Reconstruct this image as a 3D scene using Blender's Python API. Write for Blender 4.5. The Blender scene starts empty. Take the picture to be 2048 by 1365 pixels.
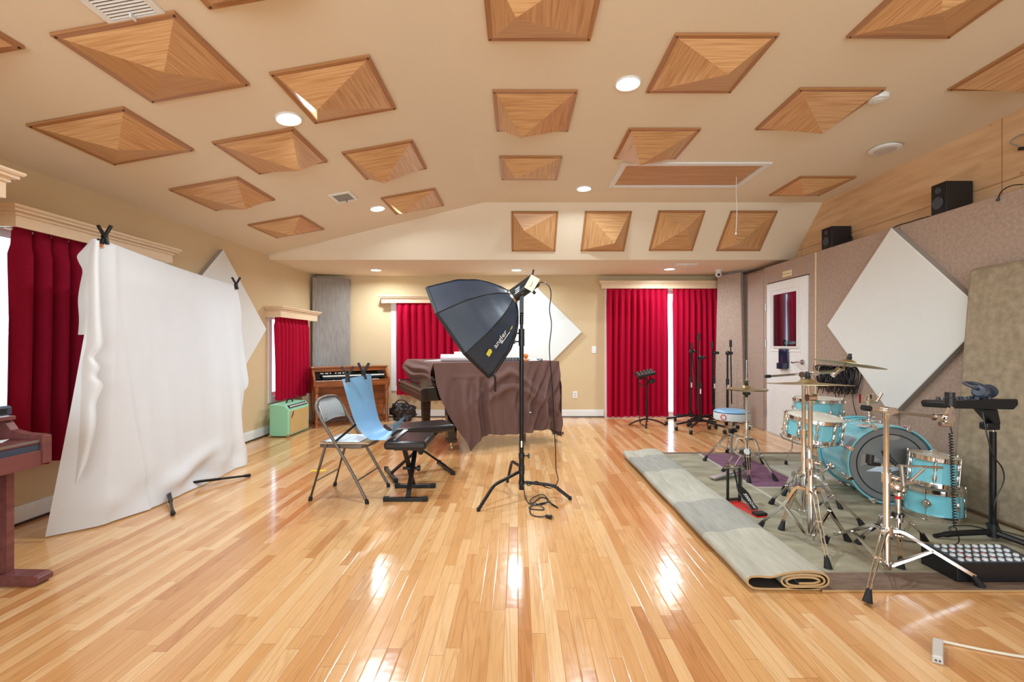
import bpy, bmesh, math, random
from mathutils import Vector, Matrix, Euler
random.seed(7)
PI = math.pi
C = bpy.context.scene.collection
H = 1.2          # camera height
F = 905.0        # focal length in pixels of a 2048 px wide frame
CX, CY = 1036.0, 690.0

def V(*a): return Vector(a)
def G(x, y):     # floor point
    return Vector(((x-CX)/(y-CY)*H, F*H/(y-CY), 0))
def P(x, y, Y):  # point at depth Y
    return Vector(((x-CX)/F*Y, Y, H+(CY-y)/F*Y))
def RX(x, y, X): # point on the plane of a side wall
    return P(x, y, F*X/(x-CX))
def on_plane(x, y, p0, n):
    d = Vector(((x-CX)/F, 1, (CY-y)/F)); o = Vector((0, 0, H))
    t = (p0-o).dot(n)/d.dot(n)
    return o+d*t

# ------------------------------------------------------------------ materials
def lin(c):
    return tuple((v/255/12.92) if v/255 <= .04045 else ((v/255+.055)/1.055)**2.4 for v in c)+(1,)
def new_mat(name):
    m = bpy.data.materials.new(name); m.use_nodes = True
    nt = m.node_tree; b = nt.nodes['Principled BSDF']
    return m, nt, b
def node(nt, t, **kw):
    n = nt.nodes.new(t)
    for k, v in kw.items():
        if k in n.inputs.keys() if hasattr(n.inputs, 'keys') else False: n.inputs[k].default_value = v
        else: setattr(n, k, v)
    return n
def ramp(nt, stops):
    r = nt.nodes.new('ShaderNodeValToRGB')
    e = r.color_ramp.elements
    while len(e) < len(stops): e.new(.5)
    for i, (p, c) in enumerate(stops): e[i].position = p; e[i].color = c
    return r
def pm(name, col, rough=.5, metal=0, var=0, scale=(8, 8, 8), bump=0, bscale=60, coat=0, sheen=0, uv=False, spec=None, col2=None, detail=4, emit=None):
    m, nt, b = new_mat(name)
    L = nt.links.new
    c = lin(col)
    b.inputs['Base Color'].default_value = c
    b.inputs['Roughness'].default_value = rough
    b.inputs['Metallic'].default_value = metal
    if coat: b.inputs['Coat Weight'].default_value = coat; b.inputs['Coat Roughness'].default_value = .08
    if sheen:
        b.inputs['Sheen Weight'].default_value = sheen; b.inputs['Sheen Roughness'].default_value = .35
        b.inputs['Sheen Tint'].default_value = c
    if spec is not None: b.inputs['Specular IOR Level'].default_value = spec
    tc = nt.nodes.new('ShaderNodeTexCoord')
    src = tc.outputs['UV' if uv else 'Object']
    if var or col2:
        mp = nt.nodes.new('ShaderNodeMapping'); mp.inputs['Scale'].default_value = scale
        nz = nt.nodes.new('ShaderNodeTexNoise'); nz.inputs['Scale'].default_value = 1; nz.inputs['Detail'].default_value = detail
        L(src, mp.inputs[0]); L(mp.outputs[0], nz.inputs['Vector'])
        if col2: a, d = lin(col2), c
        else:
            a = tuple(v*(1-var) for v in c[:3])+(1,); d = tuple(min(1, v*(1+var)) for v in c[:3])+(1,)
        r = ramp(nt, [(.32, a), (.68, d)])
        L(nz.outputs['Fac'], r.inputs[0]); L(r.outputs[0], b.inputs['Base Color'])
    else:  # a faint mottling so that every surface is procedural
        nz = nt.nodes.new('ShaderNodeTexNoise'); nz.inputs['Scale'].default_value = 25
        r = ramp(nt, [(.3, tuple(v*.95 for v in c[:3])+(1,)), (.7, c)])
        L(src, nz.inputs['Vector']); L(nz.outputs['Fac'], r.inputs[0]); L(r.outputs[0], b.inputs['Base Color'])
    if bump:
        n2 = nt.nodes.new('ShaderNodeTexNoise'); n2.inputs['Scale'].default_value = bscale; n2.inputs['Detail'].default_value = 3
        bp = nt.nodes.new('ShaderNodeBump'); bp.inputs['Strength'].default_value = bump; bp.inputs['Distance'].default_value = .01
        L(src, n2.inputs['Vector']); L(n2.outputs['Fac'], bp.inputs['Height']); L(bp.outputs[0], b.inputs['Normal'])
    if emit:
        b.inputs['Emission Color'].default_value = lin(emit[0]); b.inputs['Emission Strength'].default_value = emit[1]
    return m

def floor_mat():
    m, nt, b = new_mat('oak_strip_floor'); L = nt.links.new
    tc = nt.nodes.new('ShaderNodeTexCoord')
    sep = nt.nodes.new('ShaderNodeSeparateXYZ'); L(tc.outputs['Object'], sep.inputs[0])
    def mth(op, a, b_=None, c=None):
        n = nt.nodes.new('ShaderNodeMath'); n.operation = op
        for i, v in enumerate((a, b_, c)):
            if v is None: continue
            if isinstance(v, (int, float)): n.inputs[i].default_value = v
            else: L(v, n.inputs[i])
        return n.outputs[0]
    def wn(x, y=None):
        n = nt.nodes.new('ShaderNodeTexWhiteNoise'); n.noise_dimensions = '2D'
        c = nt.nodes.new('ShaderNodeCombineXYZ')
        L(x, c.inputs[0])
        if isinstance(y, (int, float)): c.inputs[1].default_value = y
        else: L(y, c.inputs[1])
        L(c.outputs[0], n.inputs['Vector']); return n.outputs['Value']
    X, Y = sep.outputs['X'], sep.outputs['Y']
    rx = mth('DIVIDE', X, .0572); row = mth('FLOOR', rx)
    ln = mth('MULTIPLY_ADD', wn(row, 3.5), .75, .5)
    u = mth('ADD', mth('DIVIDE', Y, ln), mth('MULTIPLY', wn(row, 9.5), 17)); bid = mth('FLOOR', u)
    tone = wn(row, bid); tone2 = wn(bid, mth('ADD', row, 41.3))
    fx = mth('PINGPONG', rx, .5); fu = mth('MULTIPLY', mth('PINGPONG', u, .5), ln)
    gap = mth('MAXIMUM', mth('LESS_THAN', fx, .0105), mth('LESS_THAN', fu, .0007))
    r = ramp(nt, [(0, lin((198, 136, 82))), (.18, lin((212, 156, 100))), (.5, lin((220, 168, 112))), (.8, lin((227, 178, 124))), (1, lin((233, 191, 142)))])
    L(tone, r.inputs[0])
    W = mth('MULTIPLY', tone2, 37)
    def nz4(sx, sy, det, dist):
        c = nt.nodes.new('ShaderNodeCombineXYZ'); L(mth('MULTIPLY', X, sx), c.inputs[0]); L(mth('MULTIPLY', Y, sy), c.inputs[1])
        n = nt.nodes.new('ShaderNodeTexNoise'); n.noise_dimensions = '4D'; n.inputs['Scale'].default_value = 1; n.inputs['Detail'].default_value = det; n.inputs['Distortion'].default_value = dist
        L(c.outputs[0], n.inputs['Vector']); L(W, n.inputs['W']); return n.outputs['Fac']
    fine = nz4(190, 5, 4, .6)
    ring = mth('SINE', mth('MULTIPLY', nz4(13, 1.1, 1, .3), 70))
    r2 = ramp(nt, [(.32, (.80, .73, .66, 1)), (.52, (1, 1, 1, 1))]); L(fine, r2.inputs[0])
    r3 = ramp(nt, [(0, (.80, .73, .66, 1)), (.45, (1, 1, 1, 1))]); L(mth('MULTIPLY_ADD', ring, .5, .5), r3.inputs[0])
    mx = nt.nodes.new('ShaderNodeMixRGB'); mx.blend_type = 'MULTIPLY'; mx.inputs[0].default_value = .55
    L(r.outputs[0], mx.inputs[1]); L(r2.outputs[0], mx.inputs[2])
    mx3 = nt.nodes.new('ShaderNodeMixRGB'); mx3.blend_type = 'MULTIPLY'; L(mth('MULTIPLY', wn(bid, mth('ADD', row, 7.7)), .8), mx3.inputs[0])
    L(mx.outputs[0], mx3.inputs[1]); L(r3.outputs[0], mx3.inputs[2])
    mx2 = nt.nodes.new('ShaderNodeMixRGB'); mx2.inputs[2].default_value = lin((150, 98, 56))
    L(gap, mx2.inputs[0]); L(mx3.outputs[0], mx2.inputs[1])
    L(mx2.outputs[0], b.inputs['Base Color'])
    b.inputs['Roughness'].default_value = .17; b.inputs['Specular IOR Level'].default_value = .5
    b.inputs['Coat Weight'].default_value = .35; b.inputs['Coat Roughness'].default_value = .1
    n3 = nt.nodes.new('ShaderNodeTexNoise'); n3.inputs['Scale'].default_value = 9; L(tc.outputs['Object'], n3.inputs['Vector'])
    hgt = mth('ADD', mth('MULTIPLY', mth('MINIMUM', mth('MULTIPLY', fx, 14), 1), .25), mth('MULTIPLY', n3.outputs['Fac'], .8))
    bp = nt.nodes.new('ShaderNodeBump'); bp.inputs['Strength'].default_value = .14; bp.inputs['Distance'].default_value = .012
    L(hgt, bp.inputs['Height']); L(bp.outputs[0], b.inputs['Normal'])
    return m

def bamboo_mat(name, ca, cb, rough=.32):
    m, nt, b = new_mat(name); L = nt.links.new
    tc = nt.nodes.new('ShaderNodeTexCoord')
    mp = nt.nodes.new('ShaderNodeMapping'); mp.inputs['Scale'].default_value = (3, 60, 1); L(tc.outputs['UV'], mp.inputs[0])
    nz = nt.nodes.new('ShaderNodeTexNoise'); nz.inputs['Scale'].default_value = 1; nz.inputs['Detail'].default_value = 3; L(mp.outputs[0], nz.inputs['Vector'])
    r = ramp(nt, [(.34, lin(ca)), (.62, lin(cb))]); L(nz.outputs['Fac'], r.inputs[0]); L(r.outputs[0], b.inputs['Base Color'])
    b.inputs['Roughness'].default_value = rough
    return m

def velvet_mat(name, col, dark):
    m, nt, b = new_mat(name); L = nt.links.new
    tc = nt.nodes.new('ShaderNodeTexCoord')
    nz = nt.nodes.new('ShaderNodeTexNoise'); nz.inputs['Scale'].default_value = 140; L(tc.outputs['Object'], nz.inputs['Vector'])
    r = ramp(nt, [(.2, lin(dark)), (.5, lin(col))]); L(nz.outputs['Fac'], r.inputs[0]); L(r.outputs[0], b.inputs['Base Color'])
    b.inputs['Roughness'].default_value = .75; b.inputs['Specular IOR Level'].default_value = .15
    b.inputs['Sheen Weight'].default_value = .3; b.inputs['Sheen Roughness'].default_value = .3
    b.inputs['Sheen Tint'].default_value = tuple(min(1, v*2.2+.03) for v in lin(col)[:3])+(1,)
    return m

def glass_mat(name, tint=(1, 1, 1, 1), refl=.12, rough=.02):
    m, nt, b = new_mat(name); L = nt.links.new
    out = nt.nodes['Material Output']
    tr = nt.nodes.new('ShaderNodeBsdfTransparent'); tr.inputs[0].default_value = tint
    gl = nt.nodes.new('ShaderNodeBsdfGlossy'); gl.inputs['Roughness'].default_value = rough
    mx = nt.nodes.new('ShaderNodeMixShader'); mx.inputs[0].default_value = refl
    L(tr.outputs[0], mx.inputs[1]); L(gl.outputs[0], mx.inputs[2]); L(mx.outputs[0], out.inputs['Surface'])
    return m

def ply_mat():
    m, nt, b = new_mat('knotty_plywood'); L = nt.links.new
    tc = nt.nodes.new('ShaderNodeTexCoord')
    mp = nt.nodes.new('ShaderNodeMapping'); mp.inputs['Scale'].default_value = (1, 1.3, 9); L(tc.outputs['Object'], mp.inputs[0])
    nz = nt.nodes.new('ShaderNodeTexNoise'); nz.inputs['Scale'].default_value = 1.6; nz.inputs['Detail'].default_value = 5; nz.inputs['Distortion'].default_value = .8; L(mp.outputs[0], nz.inputs['Vector'])
    r = ramp(nt, [(.3, lin((206, 166, 124))), (.55, lin((222, 184, 142))), (.75, lin((230, 196, 156)))]); L(nz.outputs['Fac'], r.inputs[0])
    vo = nt.nodes.new('ShaderNodeTexVoronoi'); vo.inputs['Scale'].default_value = 1
    mp2 = nt.nodes.new('ShaderNodeMapping'); mp2.inputs['Scale'].default_value = (1, 2.4, 5); L(tc.outputs['Object'], mp2.inputs[0]); L(mp2.outputs[0], vo.inputs['Vector'])
    r2 = ramp(nt, [(.02, (.45, .33, .25, 1)), (.06, (1, 1, 1, 1))]); L(vo.outputs['Distance'], r2.inputs[0])
    mx = nt.nodes.new('ShaderNodeMixRGB'); mx.blend_type = 'MULTIPLY'; mx.inputs[0].default_value = .8
    L(r.outputs[0], mx.inputs[1]); L(r2.outputs[0], mx.inputs[2])
    bk = nt.nodes.new('ShaderNodeTexBrick'); bk.offset = 0; bk.inputs['Scale'].default_value = 1; bk.inputs['Brick Width'].default_value = 2.44; bk.inputs['Row Height'].default_value = 1.22; bk.inputs['Mortar Size'].default_value = .003
    sp = nt.nodes.new('ShaderNodeSeparateXYZ'); cb = nt.nodes.new('ShaderNodeCombineXYZ'); L(tc.outputs['Object'], sp.inputs[0])
    ay = nt.nodes.new('ShaderNodeMath'); ay.operation = 'ADD'; ay.inputs[1].default_value = 1.43; L(sp.outputs['Y'], ay.inputs[0])
    L(ay.outputs[0], cb.inputs['X']); L(sp.outputs['Z'], cb.inputs['Y']); L(cb.outputs[0], bk.inputs['Vector'])
    mx2 = nt.nodes.new('ShaderNodeMixRGB'); mx2.inputs[2].default_value = lin((150, 105, 68)); L(bk.outputs['Fac'], mx2.inputs[0]); L(mx.outputs[0], mx2.inputs[1])
    L(mx2.outputs[0], b.inputs['Base Color']); b.inputs['Roughness'].default_value = .55
    return m

M = dict(
 floor=floor_mat(), ply=ply_mat(),
 ceil=pm('cream_ceiling_paint', (234, 218, 194), .9, var=.015, scale=(2, 2, 2)),
 wall=pm('tan_wall_paint', (216, 190, 150), .85, var=.02, scale=(2, 2, 2)),
 white=pm('white_gloss_paint', (238, 238, 236), .35),
 bamboo=bamboo_mat('bamboo_facets', (190, 138, 90), (216, 168, 118)),
 bamboo_rim=bamboo_mat('bamboo_rim', (160, 108, 66), (184, 132, 86)),
 valance=pm('cream_valance_paint', (236, 206, 170), .45),
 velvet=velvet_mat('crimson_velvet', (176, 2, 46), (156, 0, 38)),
 velvet_shaded=velvet_mat('crimson_velvet_shaded', (136, 2, 36), (112, 0, 28)),  # same crimson velvet, with the left side's shade put into the colour
 hatch=pm('hatch_wood', (196, 148, 104), .5, var=.12, scale=(2, 14, 2)),
 brown=velvet_mat('brown_velvet', (112, 84, 78), (98, 72, 66)),
 cloth=pm('white_muslin', (242, 244, 247), .9, var=.01, bump=.05, bscale=90),
 fabric=pm('taupe_acoustic_fabric', (176, 153, 138), .95, var=.12, scale=(40, 40, 40), bump=.25, bscale=180, detail=6),
 fabric2=pm('olive_grey_fabric', (160, 144, 120), .95, var=.18, scale=(22, 22, 22), bump=.3, bscale=150, detail=6),
 gfabric=pm('grey_acoustic_fabric', (150, 141, 133), .95, var=.16, scale=(60, 60, 6), bump=.2, bscale=150),
 wfabric=pm('white_acoustic_fabric', (230, 231, 228), .95, var=.01),
 wedge=pm('grey_panel_edge', (168, 158, 150), .9),
 chrome=pm('chrome', (236, 234, 232), .09, metal=1),
 steel=pm('satin_steel', (190, 188, 184), .28, metal=1),
 black=pm('black_plastic', (26, 27, 31), .38),
 bmetal=pm('black_powder_coat', (24, 25, 28), .32, metal=.3),
 rubber=pm('black_rubber', (22, 22, 24), .7),
 aqua=pm('aqua_lacquer', (128, 206, 220), .12, coat=.6, var=.04, scale=(3, 3, 3)),
 head=pm('coated_drumhead', (232, 228, 214), .5),
 smoke=pm('smoke_grey_drumhead', (128, 130, 131), .2, var=.12, scale=(3, 3, 3)),
 bronze=pm('cymbal_bronze', (196, 178, 136), .3, metal=.9, var=.1, scale=(30, 30, 30)),
 piano=pm('polished_ebony', (20, 17, 17), .12, coat=.5),
 dwood=pm('dark_piano_wood', (64, 42, 34), .25, var=.2, scale=(4, 30, 30)),
 organ=pm('walnut_orange', (150, 84, 42), .28, var=.3, scale=(3, 3, 22), coat=.3),
 mahog=pm('mahogany_laminate', (116, 66, 62), .33, var=.18, scale=(30, 3, 30)),
 keyw=pm('ivory_keys', (238, 234, 224), .3), keyb=pm('black_keys', (18, 18, 20), .3),
 mint=pm('mint_vinyl', (150, 212, 178), .5, bump=.08, bscale=300),
 grille=pm('tan_grille_cloth', (206, 172, 112), .8, var=.1, scale=(120, 120, 120)),
 chairm=pm('grey_brown_enamel', (116, 106, 98), .4, metal=.3),
 vinyl=pm('black_vinyl', (34, 30, 32), .3, bump=.05, bscale=120),
 blue=pm('blue_vinyl_sheet', (128, 180, 220), .35, var=.08, scale=(2, 2, 4)),
 bluew=pm('pale_blue_paper', (214, 226, 240), .5),
 card=pm('brown_cardboard', (190, 158, 120), .8),
 paper=pm('white_paper', (240, 236, 240), .6),
 tag=pm('cream_card', (232, 230, 206), .6),
 boxfab=pm('softbox_nylon', (43, 53, 69), .42, spec=.6, bump=.12, bscale=14),
 boxrib=pm('softbox_piping', (12, 12, 14), .6),
 yellow=pm('yellow_print', (222, 212, 70), .5), wprint=pm('white_print', (244, 244, 244), .5),
 red=pm('red_enamel', (214, 44, 40), .35), orange=pm('orange_plastic', (236, 130, 50), .35),
 rug=pm('sage_rug_pile', (176, 168, 144), .95, col2=(138, 132, 112), scale=(3, 9, 3), bump=.5, bscale=220, detail=6),
 rug2=pm('light_rug_pile', (184, 180, 166), .95, var=.10, scale=(40, 6, 10), bump=.4, bscale=220, detail=6),
 rug3=pm('grey_rug_pile', (162, 160, 152), .95, var=.10, scale=(40, 6, 10), bump=.4, bscale=220, detail=6),
 rugp=pm('plum_rug_pile', (126, 84, 108), .95, var=.2, scale=(6, 14, 6), bump=.5, bscale=220, detail=6),
 rugb=pm('brown_rug_pile', (122, 100, 84), .95, var=.25, scale=(8, 30, 6), bump=.5, bscale=220, detail=6),
 rugedge=pm('tan_rug_binding', (190, 152, 104), .9),
 rugback=pm('dark_rug_backing', (60, 48, 38), .95),
 stripe=None, gold=pm('pale_gold_plate', (240, 226, 180), .35),
 navy=pm('navy_acrylic', (32, 42, 66), .12, coat=.5),
 mirror=pm('dark_window_glass', (26, 26, 30), .03, spec=1.0, coat=1),
 glass=glass_mat('window_glass'),
 emis=pm('lamp_lens', (255, 250, 240), .4, emit=((255, 248, 236), 14)),
 tape=pm('yellow_tape', (250, 214, 30), .5),
 knobw=pm('white_knob', (222, 226, 226), .35),
 beige=pm('beige_plastic', (208, 202, 196), .4),
 cablew=pm('cream_cable', (226, 216, 196), .5),
 slate=pm('slate_plastic', (60, 68, 84), .35),
 teal=pm('pale_teal_print', (120, 170, 180), .5),
 cond=pm('grey_vent', (150, 146, 140), .5),
)
def stripe_mat():
    m, nt, b = new_mat('grey_corduroy'); L = nt.links.new
    tc = nt.nodes.new('ShaderNodeTexCoord'); w = nt.nodes.new('ShaderNodeTexWave'); w.inputs['Scale'].default_value = 17; w.inputs['Distortion'].default_value = 1.2; w.bands_direction = 'Y'
    L(tc.outputs['Object'], w.inputs['Vector'])
    r = ramp(nt, [(.3, lin((100, 116, 120))), (.7, lin((214, 210, 208)))]); L(w.outputs['Fac'], r.inputs[0]); L(r.outputs[0], b.inputs['Base Color'])
    b.inputs['Roughness'].default_value = .95
    bp = nt.nodes.new('ShaderNodeBump'); bp.inputs['Strength'].default_value = .4; L(w.outputs['Fac'], bp.inputs['Height']); L(bp.outputs[0], b.inputs['Normal'])
    return m
M['stripe'] = stripe_mat()
# cloth that lets a little light through
for k, tr in (('cloth', .25),):
    nt = M[k].node_tree; b = nt.nodes['Principled BSDF']; out = nt.nodes['Material Output']
    t = nt.nodes.new('ShaderNodeBsdfTranslucent'); t.inputs[0].default_value = (.9, .9, .9, 1)
    mx = nt.nodes.new('ShaderNodeMixShader'); mx.inputs[0].default_value = tr
    nt.links.new(b.outputs[0], mx.inputs[1]); nt.links.new(t.outputs[0], mx.inputs[2]); nt.links.new(mx.outputs[0], out.inputs['Surface'])

# ------------------------------------------------------------------ mesh builder
def frame(d):
    d = d.normalized()
    a = Vector((0, 0, 1)) if abs(d.z) < .95 else Vector((1, 0, 0))
    x = d.cross(a).normalized(); return x, x.cross(d).normalized(), d
def spline(pts, k=6, closed=False):
    pts = [Vector(p) for p in pts]; n = len(pts); out = []
    rng = range(n if closed else n-1)
    for i in rng:
        if closed: p0, p1, p2, p3 = pts[(i-1) % n], pts[i], pts[(i+1) % n], pts[(i+2) % n]
        else: p0, p1, p2, p3 = pts[max(i-1, 0)], pts[i], pts[i+1], pts[min(i+2, n-1)]
        for j in range(k):
            t = j/k
            out.append(.5*((2*p1)+(-p0+p2)*t+(2*p0-5*p1+4*p2-p3)*t*t+(-p0+3*p1-3*p2+p3)*t**3))
    if not closed: out.append(pts[-1])
    return out
def interp(xs, x):
    for (a, b), (c, d) in zip(xs, xs[1:]):
        if x <= c: return b+(d-b)*max(0, min(1, (x-a)/(c-a))) if c != a else d
    return xs[-1][1]

class MB:
    def __init__(s): s.v = []; s.f = []; s.mi = []; s.uv = {}
    def add(s, vs, fs, mi=0):
        o = len(s.v); s.v += [Vector(p) for p in vs]
        for f in fs: s.f.append([i+o for i in f]); s.mi.append(mi)
        return s
    def face(s, pts, mi=0, uv=None):
        o = len(s.v); s.v += [Vector(p) for p in pts]; s.f.append(list(range(o, o+len(pts)))); s.mi.append(mi)
        if uv: s.uv[len(s.f)-1] = uv
        return s
    def box(s, c, d, R=None, mi=0):
        c = Vector(c); x, y, z = d[0]/2, d[1]/2, d[2]/2
        vs = [Vector(p) for p in ((-x,-y,-z),(x,-y,-z),(x,y,-z),(-x,y,-z),(-x,-y,z),(x,-y,z),(x,y,z),(-x,y,z))]
        if R is not None: vs = [R @ p for p in vs]
        return s.add([p+c for p in vs], [(0,3,2,1),(4,5,6,7),(0,1,5,4),(1,2,6,5),(2,3,7,6),(3,0,4,7)], mi)
    def box2(s, a, b, mi=0):
        a, b = Vector(a), Vector(b)
        return s.box((a+b)/2, [abs(v) for v in (b-a)], None, mi)
    def hexa(s, lo, hi, mi=0):   # four lower corners, four upper corners
        return s.add(list(lo)+list(hi), [(3,2,1,0),(4,5,6,7),(0,1,5,4),(1,2,6,5),(2,3,7,6),(3,0,4,7)], mi)
    def bar(s, a, b, w, h, up=(0, 0, 1), mi=0):
        a, b = Vector(a), Vector(b); d = (b-a).normalized(); u = Vector(up)
        x = d.cross(u)
        if x.length < 1e-4: x = d.cross(Vector((1, 0, 0)))
        x.normalize(); y = x.cross(d).normalized(); x = x*w/2; y = y*h/2
        return s.hexa([a-x-y, a+x-y, b+x-y, b-x-y], [a-x+y, a+x+y, b+x+y, b-x+y], mi)
    def cyl(s, a, b, r0, r1=None, n=14, mi=0, caps=True):
        a, b = Vector(a), Vector(b); r1 = r0 if r1 is None else r1
        x, y, _ = frame(b-a); vs = []
        for c, r in ((a, r0), (b, r1)):
            vs += [c+(x*math.cos(2*PI*i/n)+y*math.sin(2*PI*i/n))*r for i in range(n)]
        fs = [(i, (i+1) % n, n+(i+1) % n, n+i) for i in range(n)]
        if caps: fs += [tuple(range(n-1, -1, -1)), tuple(range(n, 2*n))]
        return s.add(vs, fs, mi)
    def tube(s, pts, r, n=8, closed=False, mi=0):
        pts = [Vector(p) for p in pts]; N = len(pts)
        rs = r if isinstance(r, (list, tuple)) else [r]*N
        x = None; rings = []
        for i, p in enumerate(pts):
            a = pts[i-1] if (i or closed) else pts[i]; b = pts[(i+1) % N] if (i < N-1 or closed) else pts[i]
            d = (b-a)
            if d.length < 1e-9: d = Vector((0, 0, 1))
            d.normalize()
            if x is None: x, y, _ = frame(d)
            else:
                x = x-d*x.dot(d)
                if x.length < 1e-6: x, y, _ = frame(d)
                x.normalize(); y = d.cross(x)
            rings.append([p+(x*math.cos(2*PI*k/n)+y*math.sin(2*PI*k/n))*rs[i] for k in range(n)])
        vs = [q for g in rings for q in g]; fs = []
        for i in range(N if closed else N-1):
            j = (i+1) % N
            fs += [(i*n+k, i*n+(k+1) % n, j*n+(k+1) % n, j*n+k) for k in range(n)]
        if not closed: fs += [tuple(range(n-1, -1, -1)), tuple((N-1)*n+k for k in range(n))]
        return s.add(vs, fs, mi)
    def lathe(s, prof, n=32, Mx=None, mi=0, closed=False):
        vs = []; N = len(prof)
        for r, z in prof:
            for k in range(n):
                p = Vector((r*math.cos(2*PI*k/n), r*math.sin(2*PI*k/n), z)); vs.append(Mx @ p if Mx else p)
        fs = []
        for i in range(N if closed else N-1):
            j = (i+1) % N
            fs += [(i*n+k, i*n+(k+1) % n, j*n+(k+1) % n, j*n+k) for k in range(n)]
        if not closed:
            if prof[0][0] > 1e-5: fs.append(tuple(range(n-1, -1, -1)))
            if prof[-1][0] > 1e-5: fs.append(tuple((N-1)*n+k for k in range(n)))
        return s.add(vs, fs, mi)
    def prism(s, poly, a, b, ax='z', mi=0):
        def w(p, t):
            return Vector((p[0], p[1], t)) if ax == 'z' else (Vector((t, p[0], p[1])) if ax == 'x' else Vector((p[0], t, p[1])))
        n = len(poly)
        return s.add([w(p, a) for p in poly]+[w(p, b) for p in poly],
                     [tuple(range(n-1, -1, -1)), tuple(range(n, 2*n))]+[(i, (i+1) % n, n+(i+1) % n, n+i) for i in range(n)], mi)
    def grid(s, nu, nv, fn, mi=0):
        vs = [fn(i/nu, j/nv) for j in range(nv+1) for i in range(nu+1)]; w = nu+1
        return s.add(vs, [(j*w+i, j*w+i+1, (j+1)*w+i+1, (j+1)*w+i) for j in range(nv) for i in range(nu)], mi)
    def sphere(s, c, r, n=12, mi=0, sc=(1, 1, 1)):
        c = Vector(c); m = max(4, n//2)
        return s.lathe([(max(1e-6, r*math.sin(PI*i/m)), -r*math.cos(PI*i/m)) for i in range(m+1)], n, Matrix.Translation(c) @ Matrix.Diagonal((*sc, 1)), mi)
    def xf(s, Mx):
        s.v = [Mx @ p for p in s.v]; return s
    def build(s, name, mat, parent=None, smooth=38, bevel=0, world=False, solid=0, weld=False):
        off = parent.location if (world and parent) else Vector((0, 0, 0))
        me = bpy.data.meshes.new(name)
        me.from_pydata([p-off for p in s.v], [], s.f)
        mats = mat if isinstance(mat, list) else [mat]
        for m in mats: me.materials.append(m)
        if len(mats) > 1: me.polygons.foreach_set('material_index', s.mi)
        if s.uv:
            ul = me.uv_layers.new(name='UVMap')
            for fi, uvs in s.uv.items():
                for li, u in zip(me.polygons[fi].loop_indices, uvs): ul.data[li].uv = u
        bm = bmesh.new(); bm.from_mesh(me)
        if weld: bmesh.ops.remove_doubles(bm, verts=bm.verts, dist=1e-5)
        if not s.uv: bmesh.ops.recalc_face_normals(bm, faces=bm.faces)
        bm.to_mesh(me); bm.free()
        if smooth:
            for p in me.polygons: p.use_smooth = True
            me.set_sharp_from_angle(angle=math.radians(smooth))
        o = bpy.data.objects.new(name, me); C.objects.link(o)
        if parent: o.parent = parent
        if solid:
            md = o.modifiers.new('thick', 'SOLIDIFY'); md.thickness = solid; md.offset = 0
        if bevel:
            md = o.modifiers.new('bevel', 'BEVEL'); md.width = bevel; md.segments = 2; md.limit_method = 'ANGLE'; md.angle_limit = math.radians(40)
        return o

def tag(o, label, cat, group=None):
    o['label'] = label; o['category'] = cat
    if group: o['group'] = group
    return o
def T(name, label, cat, loc=(0, 0, 0), rot=(0, 0, 0), group=None):
    o = bpy.data.objects.new(name, None); C.objects.link(o); o.empty_display_size = .05
    o.location = Vector(loc); o.rotation_euler = rot if isinstance(rot, (tuple, Euler)) else (0, 0, rot)
    return tag(o, label, cat, group)
def S(o):
    o['kind'] = 'structure'; return o
def dup(o, parent, loc=None, rot=None, name=None):
    c = o.copy(); C.objects.link(c); c.parent = parent
    if loc is not None: c.location = loc
    if rot is not None: c.rotation_euler = rot
    return c
def copy_tree(root, label, loc, rot=None):
    r = root.copy(); C.objects.link(r); r.location = loc; r['label'] = label
    if rot is not None: r.rotation_euler = rot if isinstance(rot, (tuple, Euler)) else (0, 0, rot)
    for ch in list(root.children):
        c = ch.copy(); C.objects.link(c); c.parent = r
        for g in list(ch.children):
            d = g.copy(); C.objects.link(d); d.parent = c
    return r
def text_mb(txt, size, depth=.0004):
    cu = bpy.data.curves.new('lettering', 'FONT'); cu.body = txt; cu.size = size; cu.extrude = depth; cu.align_x = 'CENTER'; cu.align_y = 'CENTER'; cu.resolution_u = 2
    o = bpy.data.objects.new('lettering', cu); C.objects.link(o)
    bpy.context.view_layer.update()
    me = o.evaluated_get(bpy.context.evaluated_depsgraph_get()).to_mesh()
    mb = MB().add([v.co.copy() for v in me.vertices], [tuple(p.vertices) for p in me.polygons])
    o.evaluated_get(bpy.context.evaluated_depsgraph_get()).to_mesh_clear()
    bpy.data.objects.remove(o); bpy.data.curves.remove(cu)
    return mb
def basis(o, x, y, z):
    return Matrix(((x[0], y[0], z[0], o[0]), (x[1], y[1], z[1], o[1]), (x[2], y[2], z[2], o[2]), (0, 0, 0, 1)))
# ------------------------------------------------------------------ room shell
XL, XF, XW, YB, YR = -3.33, 3.45, 3.69, 7.5, -2.6
HL, HLOW, HTOP, XC = 2.40, 2.34, 2.926, -.41
Y1, Y2 = 5.48, 6.07
S(MB().box2((-4.2, YR, -.1), (3.9, YB+.3, 0)).build('floor', M['floor'], smooth=0))

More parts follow.
